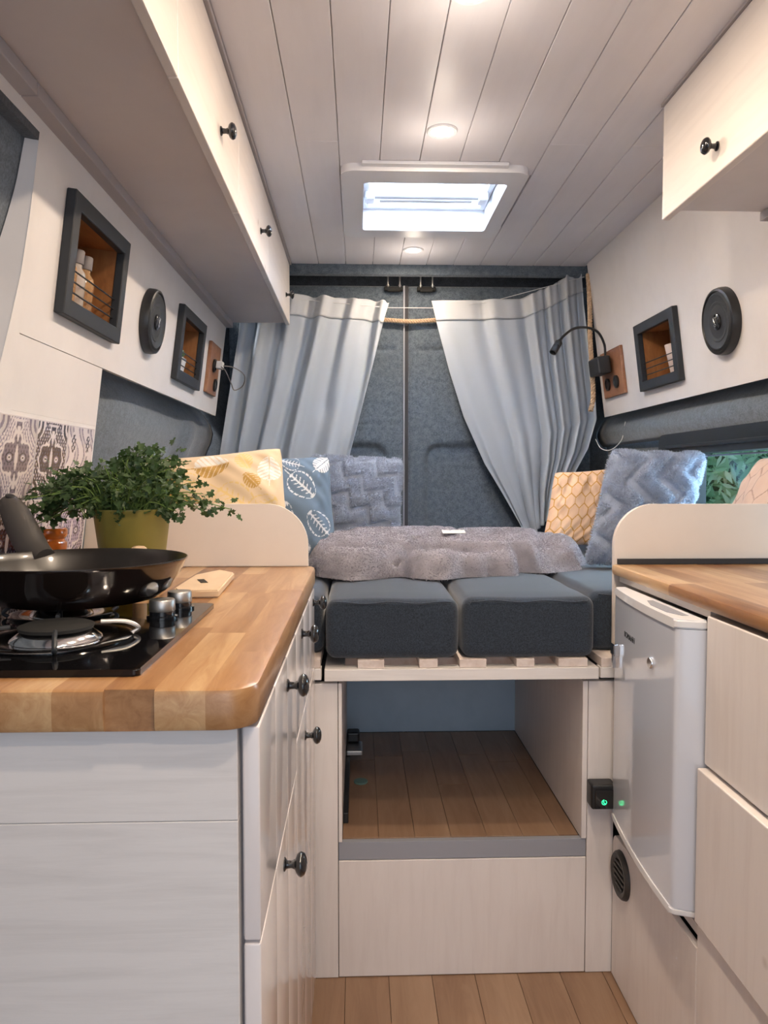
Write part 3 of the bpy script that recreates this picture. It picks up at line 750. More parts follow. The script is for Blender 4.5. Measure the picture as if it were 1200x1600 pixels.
# ------------------------------------------------------------------ socket plates, lamp, cable
def socket_disc(t, x, y, r=.022, z=.012, name='socket'):
    obj(name, lathe(bmesh.new(), [(0, .004), (r*.7, .004), (r*.78, .007), (r, .007), (r, 0), (0, 0)], 28, Matrix.Translation((x, y, z))), BLACK, t, smooth=True, world=False)
t = thing('socket_plate', 'brown wooden socket plate on the left wall near the curtain', 'socket', mat=ML(2.655, 1.472))
obj('plate', B(-.082, .082, -.086, .086, .0004, .012, .002), PLATEW, t, world=False)
socket_disc(t, .03, -.05); socket_disc(t, -.02, .012)
bm = B(-.020, .012, .004, .030, .019, .042, .003); o = obj('plug', bm, WIRE, t, world=False)
PL = ML(2.655, 1.472)
p = [PL @ Vector(q) for q in ((-.004, .017, .042), (.05, .022, .070), (.13, .010, .095), (.19, -.022, .085), (.17, -.045, .060), (.08, -.030, .060), (-.004, .0, .052), (-.03, .01, .040))]
o = obj('cable', tube(bmesh.new(), spline(p, 14), .0019, 6), CABLEM, None, smooth=True)
tag(o, 'thin grey charging cable looped from the left socket plate', 'cable')
MRs = MR(2.680, 1.470)
t = thing('socket_plate', 'brown wooden socket plate on the right wall beside the curtain', 'socket', mat=MRs)
obj('plate', B(-.105, .105, -.082, .082, .0004, .012, .002), PLATEW, t, world=False)
socket_disc(t, .045, -.035); socket_disc(t, -.045, -.035); socket_disc(t, -.045, .035)
t = thing('reading_lamp', 'black gooseneck reading lamp plugged into the right socket plate', 'lamp', mat=MRs)
obj('plug_body', B(-.075, .030, .000, .062, .0205, .068, .006, 3), BLACK, t, world=False)
inv = MRs.inverted()
pts = [inv @ Vector(q) for q in ((.878, 2.68, 1.530), (.872, 2.675, 1.570), (.845, 2.66, 1.608), (.800, 2.63, 1.618), (.745, 2.60, 1.610), (.700, 2.57, 1.580), (.675, 2.55, 1.552))]
obj('gooseneck', tube(bmesh.new(), spline(pts, 10), .0045, 10), BLACK, t, smooth=True, world=False)
hp, hd = Vector((.680, 2.553, 1.558)), Vector((-.035, -.02, -.055)).normalized()
Mh = inv @ (Matrix.Translation(hp) @ rot_to(hd))
obj('lamp_head', lathe(bmesh.new(), [(0, -.004), (.006, -.004), (.010, .004), (.0125, .006), (.0125, .020), (.0115, .021), (.0125, .023), (.0125, .052), (.0105, .052), (.009, .046), (0, .046)], 24, Mh), BLACK, t, smooth=True, world=False)

# ------------------------------------------------------------------ kitchen block, left
XD = -.094                                    # face of the doors
k = thing('kitchen_cabinet', 'white kitchen base cabinet with black knobs under the left worktop', 'cabinet', (-.35, 1.15, 0))
side_pts = None
bm = bmesh.new()
box(bm, -.60, -.114, .702, .722, .7762, .8668, .0008, 1)
obj('side_board', bm, WHITE_H, k)
obj('side_board', B(-.60, -.114, .702, .722, 0, .7758, .0008, 1), WHITE_H, k)
bm = bmesh.new(); box(bm, -.60, -.122, .722, 1.598, 0.004, .60); box(bm, -.60, -.122, .722, 1.598, .60, .8668); box(bm, -.122, -.111, .724, 1.598, .004, .8660)
obj('body', bm, BATTEN, k)
def shaker(bm, x, y0, y1, z0, z1):
    """slab front towards +x built of upright beaded boards"""
    n = max(2, int(round((y1-y0)/.16))); w = (y1-y0)/n
    box(bm, x-.0165, x-.003, y0+.003, y1-.003, z0+.003, z1-.003)
    for i in range(n): box(bm, x-.016, x, y0+i*w, y0+(i+1)*w-.0012*(i < n-1), z0, z1, .0020, 3)
    return bm
fronts = [('drawer', .708, 1.128, .6555, .8640, [(.985, .826)]), ('door', .708, 1.128, .02, .6525, [(.930, .614)]),
          ('drawer', 1.131, 1.598, .700, .8640, [(1.235, .842), (1.545, .842)]), ('door', 1.131, 1.598, .02, .697, [(1.30, .650)])]
for nm, a, b, c0, c1, kn in fronts:
    f = obj(nm, shaker(bmesh.new(), XD, a, b, c0, c1), GLOSSW, k, smooth=True)
    for ky, kz in kn: knob(f, (XD-.0005, ky, kz), (1, 0, 0), s=1.0)
struct('baseboard_left', B(-.60, -.115, .725, 1.600, .0005, .0035), DARKGAP)

# worktops cut into staves
def worktop(name, label, x0, x1, y0, y1, z0, z1, rc, seed, sw=.045, th_r=.006):
    t = thing(name, label, 'worktop', ((x0+x1)/2, (y0+y1)/2, z0))
    full = bmesh.new(); rings = []
    corners = [(x1, y1, 0), (x0, y1, 90), (x0, y0, 180), (x1, y0, 270)]
    for ins, z in ((th_r, z0), (th_r*.3, z0+th_r*.3), (0, z0+th_r), (0, z1-th_r), (th_r*.3, z1-th_r*.3), (th_r, z1)):
        rg = []
        for (cx, cy, a0), r in zip(corners, rc):
            r = max(r, .007); sx = -1 if cx == x1 else 1; sy = -1 if cy == y1 else 1
            for q in range(9):
                a = math.radians(a0+90*q/8); rg.append(full.verts.new((cx+sx*r+(r-ins)*math.cos(a), cy+sy*r+(r-ins)*math.sin(a), z)))
        rings.append(rg)
    full.faces.new(rings[0][::-1]); full.faces.new(rings[-1]); m_ = len(rings[0])
    for A, Bq in zip(rings, rings[1:]):
        for q in range(m_): full.faces.new((A[q], A[(q+1) % m_], Bq[(q+1) % m_], Bq[q]))
    bmesh.ops.recalc_face_normals(full, faces=full.faces)
    me = bpy.data.meshes.new('tmp'); full.to_mesh(me); full.free()
    r = random.Random(seed); nrow = int(round((x1-x0)/sw)); w = (x1-x0)/nrow
    for i in range(nrow):
        xa, xb = x0+i*w, x0+(i+1)*w; y = y0 - r.uniform(.05, .4)
        while y < y1:
            L = r.uniform(.22, .48); a, b = max(y, y0-.01), min(y+L, y1+.01)
            if b-y0 < .03: y += L; continue
            if y1-(y+L) < .05: b = y1+.01; L = 9
            bm = bmesh.new(); bm.from_mesh(me)
            for co, no in (((xa, 0, 0), (-1, 0, 0)), ((xb, 0, 0), (1, 0, 0)), ((0, a, 0), (0, -1, 0)), ((0, b, 0), (0, 1, 0))):
                g = bm.verts[:]+bm.edges[:]+bm.faces[:]
                res = bmesh.ops.bisect_plane(bm, geom=g, plane_co=co, plane_no=no, clear_outer=True)
                eds = [e for e in res['geom_cut'] if isinstance(e, bmesh.types.BMEdge)]
                if eds: bmesh.ops.holes_fill(bm, edges=eds, sides=0)
            if len(bm.faces) > 3: obj('stave', bm, STAVE, t, smooth=True)
            else: bm.free()
            y += L
    bpy.data.meshes.remove(me)
    return t
worktop('worktop', 'glossy wooden stave worktop on the left kitchen cabinet', -.600, -.0935, .683, 1.638, .867, .907, (.022, 0, 0, .032), 11)
worktop('worktop', 'wooden stave worktop on the right above the small fridge', .559, .980, .30, 1.645, .884, .907, (.010, 0, 0, .02), 5)
# worktop rests on rails over the fridge
# splash boards with one rounded corner
def splash(name, label, pts, y0, y1):
    bm = prism(bmesh.new(), pts, 'y', y0, y1, bev=.0015)
    o = obj(name, bm, BOARDC, None, smooth=True); return tag(o, label, 'board')
def arc(cx, cz, r, a0, a1, n=14): return [(cx+r*math.cos(math.radians(a0+(a1-a0)*i/n)), cz+r*math.sin(math.radians(a0+(a1-a0)*i/n))) for i in range(n+1)]
splash('splash_board', 'cream board with one rounded corner at the back of the left worktop', [(-.590, .9075), (-.108, .9075), (-.108, .950)] + arc(-.198, .952, .090, 0, 90)[1:] + [(-.575, 1.042)], 1.622, 1.634)
bm = prism(bmesh.new(), [(.566, .715), (.92, .715), (.92, 1.040), (.655, 1.040)] + arc(.655, .950, .090, 90, 180)[1:], 'y', 1.6465, 1.660, bev=.0015)
o = obj('splash_board', bm, BOARDC, None, smooth=True); tag(o, 'cream board with one rounded corner behind the right worktop', 'board')
o = struct('trim_2', B(.572, .925, 1.636, 1.6462, .9075, .919), DARKGAP)

# ------------------------------------------------------------------ tiles (parts of the left wall)
NAVY, MAUVE, CREAM, PINK = np.array([.022, .024, .05]), np.array([.20, .175, .24]), np.array([.68, .63, .66]), np.array([.52, .32, .26])
def tile_cols(U, V, kind):
    a = np.abs(U); b = np.abs(V); r = np.hypot(a, b); th = np.arctan2(b, a)
    pal = [(CREAM, MAUVE, NAVY), (NAVY, MAUVE, CREAM), (CREAM, MAUVE, CREAM*.8), (MAUVE*1.5, NAVY, CREAM)][kind % 4]
    col = np.broadcast_to(pal[0], U.shape+(3,)).copy()
    def put(m, c): col[m] = c
    swirl = np.sin(26*r + 5*np.sin(3*th+kind) + 4*a*b*9)
    put(swirl > .45, pal[1]*(1.5 if kind % 2 == 0 else 1.0))
    dots = (np.sin(42*U)*np.sin(34*V) > .55) & (r > .62); put(dots, pal[1] if kind % 2 == 0 else pal[2])
    # central cruciform medallion
    body = (a < .26+.16*np.cos(5*b)+.04*np.cos(26*b)) & (b < .86)
    lobe = ((a-.42)/.30)**2 + (b/.36)**2 < 1+.15*np.cos(14*th)
    med = body | lobe
    halo = (a < .34+.16*np.cos(5*b)+.04*np.cos(26*b)) & (b < .92) | (((a-.42)/.37)**2 + (b/.43)**2 < 1+.15*np.cos(14*th))
    put(halo, pal[2] if kind % 2 else CREAM); put(med, pal[1] if kind % 2 == 0 else pal[0]*1.4)
    tex = med & (np.sin(40*a+9*b)*np.sin(30*b) > .35); put(tex, (pal[1]*.45 if kind % 2 == 0 else MAUVE*.6))
    e = np.hypot((a-.36)/.20, b/.13); put(e < 1, NAVY); put(e < .75, MAUVE*1.3); put(e < .5, CREAM); put(e < .22, NAVY)
    sp = (a < .09*np.abs(np.cos(4.5*b))) & (b < .75); put(sp, CREAM if kind % 2 == 0 else pal[2])
    cor = np.hypot(1-a, 1-b); cs = (np.sin(24*cor+3*np.arctan2(1-a, 1-b)) > .1) & (cor < .5); put(cor < .5, pal[0]*.8 if kind % 2 == 0 else NAVY); put(cs, pal[2] if kind % 2 else MAUVE)
    ed = np.maximum(a, b) > .975; put(ed, CREAM*.9)
    return np.clip(col, 0, 1)
def rtile_cols(U, V, kind):
    col = np.broadcast_to(CREAM, U.shape+(3,)).copy()
    w = np.sin(9*U + 2.5*np.sin(4*V+kind)); col[w > .3] = MAUVE*1.3; col[w > .75] = CREAM*.8; col[(w > .18) & (w < .3)] = NAVY
    e = np.hypot((np.abs(U)-.55)/.22, (np.abs(V)-.5)/.35); col[e < 1] = CREAM; col[(e < .75) & (np.sin(30*V)*np.sin(30*U) > -.2)] = NAVY*2
    col[np.maximum(abs(U), abs(V)) > .975] = CREAM*.9
    return col
n = 96; g = np.linspace(-1, 1, n); UU, VV = np.meshgrid(g, g, indexing='ij')
TW = .1365; tz = [1.1985, 1.0615, .9245]
kinds = {(1, 0): 1, (2, 0): 0, (3, 0): 1, (4, 0): -1, (1, 1): 3, (2, 1): 1, (3, 1): -1, (4, 1): 3}
for (i, j), kd in kinds.items():
    y0 = 1.165+TW*(i-1)-TW+.001+.0; y0 = 1.0285 + TW*(i-1) + .001
    w = TW-.0025
    if i == 4 and y0+w > 1.592: pass
    z1 = tz[j]; z0 = tz[j]-TW+.0025
    cc = tile_cols(UU, VV, kd) if kd >= 0 else rtile_cols(UU, VV, i)
    yc, zc = y0+w/2, (z0+z1)/2
    P = np.stack([UU*w/2, VV*(z1-z0)/2, np.full_like(UU, .006)], -1).reshape(-1, 3)
    idx = np.arange(n*n).reshape(n, n); F = np.stack([idx[:-1, :-1], idx[1:, :-1], idx[1:, 1:], idx[:-1, 1:]], -1).reshape(-1, 4)
    # rim down to the board
    bd = np.concatenate([idx[:, 0], idx[-1, 1:], idx[-2::-1, -1], idx[0, -2:0:-1]])
    Q = P[bd].copy(); Q[:, 2] = .0005; m0 = len(P); nb = len(bd); jj = np.arange(nb)
    F2 = np.stack([bd[jj], m0+jj, m0+(jj+1) % nb, bd[(jj+1) % nb]], -1)
    Mt = np.array(ML(yc, zc)); V3 = np.concatenate([P, Q]) @ Mt[:3, :3].T + Mt[:3, 3]
    cc = np.concatenate([cc.reshape(-1, 3), np.tile(CREAM*.8, (nb, 1))])
    meobj('tile', np_mesh('tile', V3, np.concatenate([F, F2]), cc), TILEM, wall_l)

# ------------------------------------------------------------------ gas hob
t = thing('gas_hob', 'black glass gas hob with chrome burner rings set in the left worktop', 'hob', (-.37, .92, .907))
bm = prism(bmesh.new(), rrect(-.535, -.212, .728, 1.112, .006), 'z', .9075, .9145, bev=.0015); obj('glass_plate', bm, GLASSB, t, smooth=True)
def burner(cx, cy, s, cap=True):
    M = Matrix.Translation((cx, cy, .9148))
    tr = obj('drip_ring', lathe(bmesh.new(), [(.082*s, 0), (.084*s, .0022), (.078*s, .0034), (.058*s, .0016), (.052*s, .0004), (0, .0004)], 48, M), CHROME, t, smooth=True)
    obj('burner_base', lathe(bmesh.new(), [(.050*s, .0006), (.049*s, .003), (.036*s, .012), (0, .012)], 40, M), CHROME, t, smooth=True)
    obj('burner_cap', lathe(bmesh.new(), [(0, .0122), (.040*s, .0122), (.041*s, .0160), (.036*s, .0180), (0, .0190)], 40, M), SOOT, t, smooth=True)
burner(-.345, .868, 1.0); burner(-.40, 1.025, .8)
for cx, cy, s in ((-.345, .868, .95), (-.40, 1.025, .75)):
    for q in range(4):
        a = math.radians(20+90*q); d = Vector((math.cos(a), math.sin(a), 0)); o0 = Vector((cx, cy, .9155))
        bm = tube(bmesh.new(), spline([o0+d*.085*s, o0+d*.094*s+Vector((0, 0, .006)), o0+d*.078*s+Vector((0, 0, .0145)), o0+d*.050*s+Vector((0, 0, .0165))], 6), .0026, 8)
        obj('pan_support', bm, STEEL if q == 0 else BLACKF, t, smooth=True)
for kx, ky in ((-.258, .995), (-.252, 1.066)):
    M = Matrix.Translation((kx, ky, .9148))
    kn = obj('control_knob', lathe(bmesh.new(), [(0, 0), (.020, 0), (.020, .003), (.0165, .004), (.0165, .009), (.0165, .0095)], 32, M), BLACKG, t, smooth=True)
    obj('knob_cap', lathe(bmesh.new(), [(.0165, .0096), (.0170, .0105), (.0165, .0235), (.0155, .0248), (0, .0248)], 32, M), STEEL, kn, smooth=True)

# ------------------------------------------------------------------ frying pan
PC = Vector((-.378, 1.030, .9355)); R = .143
t = thing('frying_pan', 'black frying pan standing on the gas hob', 'pan', PC)
M = Matrix.Translation(PC)
obj('pan_outside', lathe(bmesh.new(), [(0, 0), (.096, 0), (.104, .002), (.120, .014), (.1335, .034), (.1405, .0500), (R, .0535), (R, .0545)], 72, M), PANO, t, smooth=True)
obj('pan_inside', lathe(bmesh.new(), [(R, .0545), (R-.0012, .0550), (R-.003, .0535), (.134, .044), (.127, .030), (.112, .012), (.100, .006), (0, .005)], 72, M), PANB, t, smooth=True)
p0 = PC+Vector((-.088, .105, .042)); pts = spline([p0, p0+Vector((-.022, .016, .012)), p0+Vector((-.045, .033, .040)), p0+Vector((-.066, .048, .070)), p0+Vector((-.082, .060, .083))], 8)
bm = bmesh.new(); n_ = len(pts)
rr = [.017+.006*math.sin(math.pi*min(1, i/(n_-1)*1.15)) for i in range(n_)]; rr[-1] = .007; rr[-2] = .011
tube(bm, pts, rr, 16)
hd = obj('handle', bm, HANDLE, t, smooth=True)
e = pts[-5]; obj('hanging_hole', lathe(bmesh.new(), [(0, .0), (.0052, .0), (.0070, -.001), (.0072, -.004)], 20, Matrix.Translation(e+Vector((.004, -.006, .017))) @ rot_to((.35, -.35, 1))), BLACK, hd, smooth=True)

# ------------------------------------------------------------------ jar, grinder, chopping board
J = Vector((-.536, 1.318, .9075)); M = Matrix.Translation(J)
t = thing('glass_jar', 'dark jar with ribbed orange lid behind the pan', 'jar', J)
obj('jar_body', lathe(bmesh.new(), [(0, 0), (.026, 0), (.029, .004), (.029, .058), (.025, .064), (0, .064)], 32, M), JARG, t, smooth=True)
obj('label', lathe(bmesh.new(), [(.0293, .02), (.0295, .021), (.0295, .056), (.0293, .057)], 32, M), LABELW, t, smooth=True, label='white paper label')
obj('lid', lathe(bmesh.new(), [(.024, .0645), (.030, .066), (.0315, .071), (.0315, .079), (.028, .083), (.0275, .086), (.0305, .089), (.0325, .093), (.0325, .101), (.030, .1045), (0, .1045)], 40, M), TERRA, t, smooth=True, label='ribbed orange lid')
G = Vector((-.345, 1.196, .9075))
o = obj('wooden_knob', lathe(bmesh.new(), [(0, 0), (.011, 0), (.011, .050), (.006, .056), (.0055, .066), (.009, .071), (.0125, .076), (.0125, .080), (.008, .0835), (0, .0845)], 28, Matrix.Translation(G)), LIGHTW, None, smooth=True)
o.name = 'wooden_pestle'; tag(o, 'pale wooden rounded tip just showing between pan rim and green pot', 'utensil')
bm = prism(bmesh.new(), [(-.223, 1.205), (-.235, 1.43), (-.27, 1.475), (-.302, 1.40), (-.300, 1.235), (-.285, 1.20)], 'z', .9075, .9195, bev=.002)
o = obj('chopping_board', bm, LIGHTW, None, smooth=True)
tag(o, 'small pale wooden chopping board lying behind the hob knobs', 'board')
t = o
s_ = obj('hand_slot', B(-.006, .006, -.022, .022, 0, .0006, M=Matrix.Translation((-.270, 1.31, .9196)) @ Matrix.Rotation(.35, 4, 'Z')), SOIL, o)

# ------------------------------------------------------------------ potted parsley
PP = Vector((-.381, 1.285, .9075)); M = Matrix.Translation(PP)
t = thing('potted_parsley', 'bushy parsley plant in an olive green pot on the left worktop', 'plant', PP)
obj('plant_pot', lathe(bmesh.new(), [(0, 0), (.044, 0), (.046, .002), (.0625, .134), (.0640, .136), (.0640, .139), (.0610, .139), (.0595, .130), (.056, .126)], 56, M), POT, t, smooth=True)
obj('soil', lathe(bmesh.new(), [(.0575, .124), (.03, .128), (0, .129)], 28, M), SOIL, t, smooth=True)
r = np.random.default_rng(21); bmS = bmesh.new(); LV, LF = [], []
def leaflet(c, d, n_, s):
    """one jagged three-lobed parsley leaflet"""
    d = d/np.linalg.norm(d); sd = np.cross(n_, d); sd /= np.linalg.norm(sd)+1e-9; nn = np.cross(d, sd)
    out = [(0, 0), (.25, .30), (.15, .60), (.45, .52), (.55, .78), (.72, .42), (.78, .22), (1.05, .30), (1.15, .0), (1.05, -.30), (.78, -.22), (.72, -.42), (.55, -.78), (.45, -.52), (.15, -.60), (.25, -.30)]
    k0 = len(LV); LV.append(c+d*s*.5)
    for a, b in out: LV.append(c + d*a*s + sd*b*s*.75 + nn*s*(.22*abs(b) - .12*a*a))
    m = len(out)
    for i in range(m): LF.append((k0, k0+1+i, k0+1+(i+1) % m))
def frond(base, tip, s, seed):
    mid = (base+tip)/2 + np.array([0, 0, .02]); P = spline([base, mid, tip], 5)
    tube(bmS, P, .0009, 5)
    dr = np.array(P[-1]-P[-3]); dr /= np.linalg.norm(dr)
    for k in range(r.integers(4, 8)):
        o_ = r.normal(size=3)*s*.9; n_ = np.array([0, -.4, .8])+r.normal(size=3)*.45; dd = dr*.6 + o_/np.linalg.norm(o_)
        leaflet(np.array(P[-1]) + o_*.55, dd, n_/np.linalg.norm(n_), s*r.uniform(.75, 1.25))
for k in range(230):
    a = r.uniform(0, 2*math.pi); rad = .050*math.sqrt(r.uniform()); base = np.array(PP)+[rad*math.cos(a), rad*math.sin(a), .124]
    q = r.uniform(); lat = r.normal(0, .040); h_ = r.uniform(.012, .092) 
    tip = base + np.array([rad*math.cos(a)*.55+lat, rad*math.sin(a)*.5+r.normal(0, .016), h_*(1-min(.5, abs(lat)*4))])
    frond(base, tip, r.uniform(.009, .0135), k)
for k in range(56):   # the part drooping over the left of the pot
    base = np.array(PP)+[-.045+r.normal(0, .008), r.normal(0, .03), .128]; f = r.uniform()
    tip = np.array([PP[0]-.060-.085*f+r.normal(0, .009), PP[1]-.02+r.normal(0, .018), PP[2]+.185-.075*f*r.uniform(.2, 1.0)+r.normal(0, .012)])
    if tip[0] < -.528: tip[0] = -.528+r.uniform(0, .01)
    frond(base, tip, r.uniform(.010, .015), k)
for k in range(26):   # tall sprays
    base = np.array(PP)+[r.normal(.0, .02), r.normal(0, .02), .128]
    tip = np.array([PP[0]+r.uniform(-.035, .085), PP[1]+r.normal(0, .03), PP[2]+r.uniform(.20, .232)])
    frond(base, tip, r.uniform(.010, .014), k)
obj('stems', bmS, STEM, t, smooth=True, kind='stuff')
meobj('foliage', np_mesh('foliage', np.array(LV), np.array(LF)), LEAF, t, kind='stuff')

# ------------------------------------------------------------------ bed base
YBF = 1.612
t = thing('bed_base', 'white wooden bed base with slats and open storage box', 'bed', (.22, 2.0, 0))
obj('stile', B(-.100, -.0455, YBF, YBF+.018, .001, .655, .001), WHITE, t)
obj('stile', B(.5015, .560, YBF, YBF+.018, .001, .655, .001), WHITE, t)
obj('front_panel', B(-.0440, .5000, YBF+.001, YBF+.016, .002, .262, .001), WHITE, t)
obj('grey_rail', B(-.0440, .5000, YBF+.003, YBF+.018, .2635, .3030, .0008), STRIP, t, label='grey-blue rail')
box_f = bmesh.new(); box(box_f, -.040, .4985, YBF+.019, 2.33, .270, .300); deck = obj('storage_deck', box_f, DARKGAP, t)
random.seed(12); x = -.036; 
while x < .488:
    y = YBF+.019-random.uniform(0, .3)
    while y < 2.318:
        L = random.choice([.45, .6]); a, b = max(y, YBF+.019), min(y+L, 2.318)
        if b-a > .03: obj('deck_plank', B(x+.0004, min(x+.0800, .4880)-.0004, a+.0004, b-.0004, .3002, .3045, .0004, 1), FLOORW, deck)
        y += L
    x += .0800
obj('inner_side', B(-.0440, -.0365, YBF-.0005, 2.32, .3050, .655, .0005), WHITE, t)
obj('inner_side', B(.4890, .5000, YBF-.0005, 2.32, .3050, .655, .0005), WHITE, t)
obj('inner_back', B(-.0440, .5000, 2.3205, 2.332, .3050, .655, .0005), painted_wood('pale_blue_panel', (.42, .54, .66), (.38, .50, .62), (2, 2, 2), knots=False), t)  # back panel coloured pale blue, unlike the white sides
obj('front_rail', B(-.0730, .5180, YBF-.018, YBF+.020, .6640, .6895, .0015), WHITE_H, t)
obj('front_rail', B(.5240, .93, YBF-.010, YBF+.020, .6640, .6870, .0015), WHITE_H, t)
obj('front_rail', B(-.56, -.0800, YBF-.008, YBF+.020, .6640, .6895, .0015), WHITE_H, t)
obj('side_rail', B(-.073, -.030, YBF+.021, 2.90, .6560, .6890, .001), WHITE_Y, t); obj('side_rail', B(.480, .5180, YBF+.021, 2.90, .6560, .6890, .001), WHITE_Y, t)
for a, b in ((-.002, .055), (.130, .170), (.217, .275), (.340, .379), (.431, .495)):
    obj('slat', B(a, b, YBF-.012, 2.10, .6900, .7080, .001), SLATW, t)
for q, yy in enumerate(np.arange(1.70, 2.9, .105)):
    obj('cross_slat', B(-.060, .505, yy, yy+.06, .6708, .6888, .001), SLATW, t)
obj('slat', B(.526, .60, YBF-.008, 2.10, .6880, .7080, .001), SLATW, t); obj('slat', B(-.15, -.082, YBF-.006, 2.10, .6900, .7080, .001), SLATW, t)
bm = bmesh.new(); box(bm, .562, .93, YBF+.021, 2.90, .62, .655); box(bm, -.58, -.102, YBF+.021, 2.90, .62, .655); box(bm, -.03, .48, 2.34, 2.90, .62, .6555); obj('side_shelf', bm, BATTEN, t)
# catch inside the storage box
t = thing('box_latch', 'dark metal latch inside the storage box on the left', 'latch', (-.030, 2.0, .31))
obj('arm', B(-.0360, -.024, 1.70, 2.14, .3050, .330, .002), BLACK, t); bm = B(-.034, .010, 2.05, 2.13, .331, .345, .003); obj('hasp', bm, STEEL, t)
bm = B(-.034, .002, 2.11, 2.15, .346, .376, .006, 3); obj('catch', bm, BLACK, t)
obj('green_foot', lathe(bmesh.new(), [(0, 0), (.018, 0), (.018, .004), (0, .004)], 24, Matrix.Translation((.005, 1.935, .3048))), plain('pale_green_rubber', (.12, .22, .20), .5), t, smooth=True)

# ------------------------------------------------------------------ mattress cushions
def cushion(label, x0, x1, y0, y1, z0, z1, seed):
    nx = 26; P = []
    bm = bmesh.new(); box(bm, x0, x1, y0, y1, z0, z1, .020, 4)
    bmesh.ops.subdivide_edges(bm, edges=[e for e in bm.edges if e.calc_length() > .06], cuts=7, use_grid_fill=True)
    cx, cy, cz = (x0+x1)/2, (y0+y1)/2, (z0+z1)/2; hx, hy, hz = (x1-x0)/2, (y1-y0)/2, (z1-z0)/2
    for v in bm.verts:
        u, w_, q = (v.co.x-cx)/hx, (v.co.y-cy)/hy, (v.co.z-cz)/hz
        if q > .5: v.co.z += .006*(1-u*u)*(1-w_**4) - .003
        nz_ = noise.noise(Vector((v.co.x*9+seed, v.co.y*9, v.co.z*12)))*.0028
        v.co.y += nz_; v.co.z += nz_*(1 if q > -.9 else 0)
        v.co.x -= u*abs(q)**3*.002
    t_ = obj('mattress_cushion', bm, CUSH, None, smooth='all')
    tag(t_, label, 'cushion', 'mattress cushions on the bed')
    e = bmesh.new(); zz = z1-.0095
    pts = [(x0+.014, y0+.0005), (x1-.014, y0+.0005)]
    P = [Vector((x0+.018+(x1-x0-.036)*i/20, y0-.0005+noise.noise(Vector(((x0+(x1-x0)*i/20)*9+seed, y0*9, zz*12)))*.0028, zz+.002*math.sin(i*.7+seed))) for i in range(21)]
    tube(e, P, .0017, 6); obj('piping', e, CUSH, t_, smooth='all')
    return t_
cushion('dark blue-grey mattress cushion at the bed front, left of centre', -.071, .2165, 1.602, 2.24, .7085, .840, 1)
cushion('dark blue-grey mattress cushion at the bed front, right of centre', .2225, .5125, 1.602, 2.24, .7085, .842, 5)
cushion('dark blue-grey mattress cushion behind the fridge at the right edge', .5185, .885, 1.664, 2.18, .7085, .846, 9)
cushion('dark blue-grey mattress cushion at the far right under the grey pillow', .5185, .930, 2.184, 2.86, .7085, .844, 12)
cushion('dark blue-grey mattress cushion at the left bed edge beside the worktop', -.555, -.077, 1.660, 2.24, .7085, .838, 15)
cushion('dark blue-grey mattress cushion under the blanket along the rear doors', -.555, .5125, 2.244, 2.86, .7085, .838, 19)

# ------------------------------------------------------------------ pillows
def lens(S_, T_): return np.sqrt(np.clip(1-np.abs(S_)**2.6, 0, 1))**.9*np.sqrt(np.clip(1-np.abs(T_)**2.6, 0, 1))**.9
def tufts(P, Nn, cols, L, W, k, seed, droop=.25, bias=None):
    """narrow triangles standing on a surface grid: real pile"""
    r_ = np.random.default_rng(seed); nu, nv, _ = P.shape
    ar = np.linalg.norm(np.cross(P[1:, :-1]-P[:-1, :-1], P[:-1, 1:]-P[:-1, :-1]), axis=2).ravel(); cell = r_.choice(len(ar), k, p=ar/ar.sum())
    i0 = cell//(nv-1); j0 = cell % (nv-1); fu = r_.uniform(size=(k, 1)); fv = r_.uniform(size=(k, 1))
    bil = lambda A: (A[i0, j0]*(1-fu)*(1-fv)+A[i0+1, j0]*fu*(1-fv)+A[i0, j0+1]*(1-fu)*fv+A[i0+1, j0+1]*fu*fv)
    p = bil(P); nn = bil(Nn); c = bil(cols); Lk = (L[i0, j0] if isinstance(L, np.ndarray) else np.full(k, L))[:, None]*r_.uniform(.6, 1.2, (k, 1))
    fld = np.stack([np.sin(p[:, 0]*60+3*np.sin(p[:, 2]*40)), np.sin(p[:, 2]*55+p[:, 0]*20), np.sin(p[:, 1]*50+p[:, 2]*30)-.6], 1)*.35
    d = nn + r_.normal(size=(k, 3))*.32 + fld*.5; d /= np.linalg.norm(d, axis=1)[:, None]
    s = np.cross(d, r_.normal(size=(k, 3))); s /= np.linalg.norm(s, axis=1)[:, None]
    V = np.stack([p-s*W-nn*.001, p+s*W-nn*.001, p+d*Lk], 1).reshape(-1, 3)
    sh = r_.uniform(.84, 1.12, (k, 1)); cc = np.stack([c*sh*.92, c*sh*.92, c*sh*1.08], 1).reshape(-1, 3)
    return V, np.arange(3*k).reshape(k, 3), np.clip(cc, 0, 1)
def normals(P):
    du = np.gradient(P, axis=0); dv = np.gradient(P, axis=1); n_ = np.cross(du, dv); return n_/(np.linalg.norm(n_, axis=2)[..., None]+1e-9)
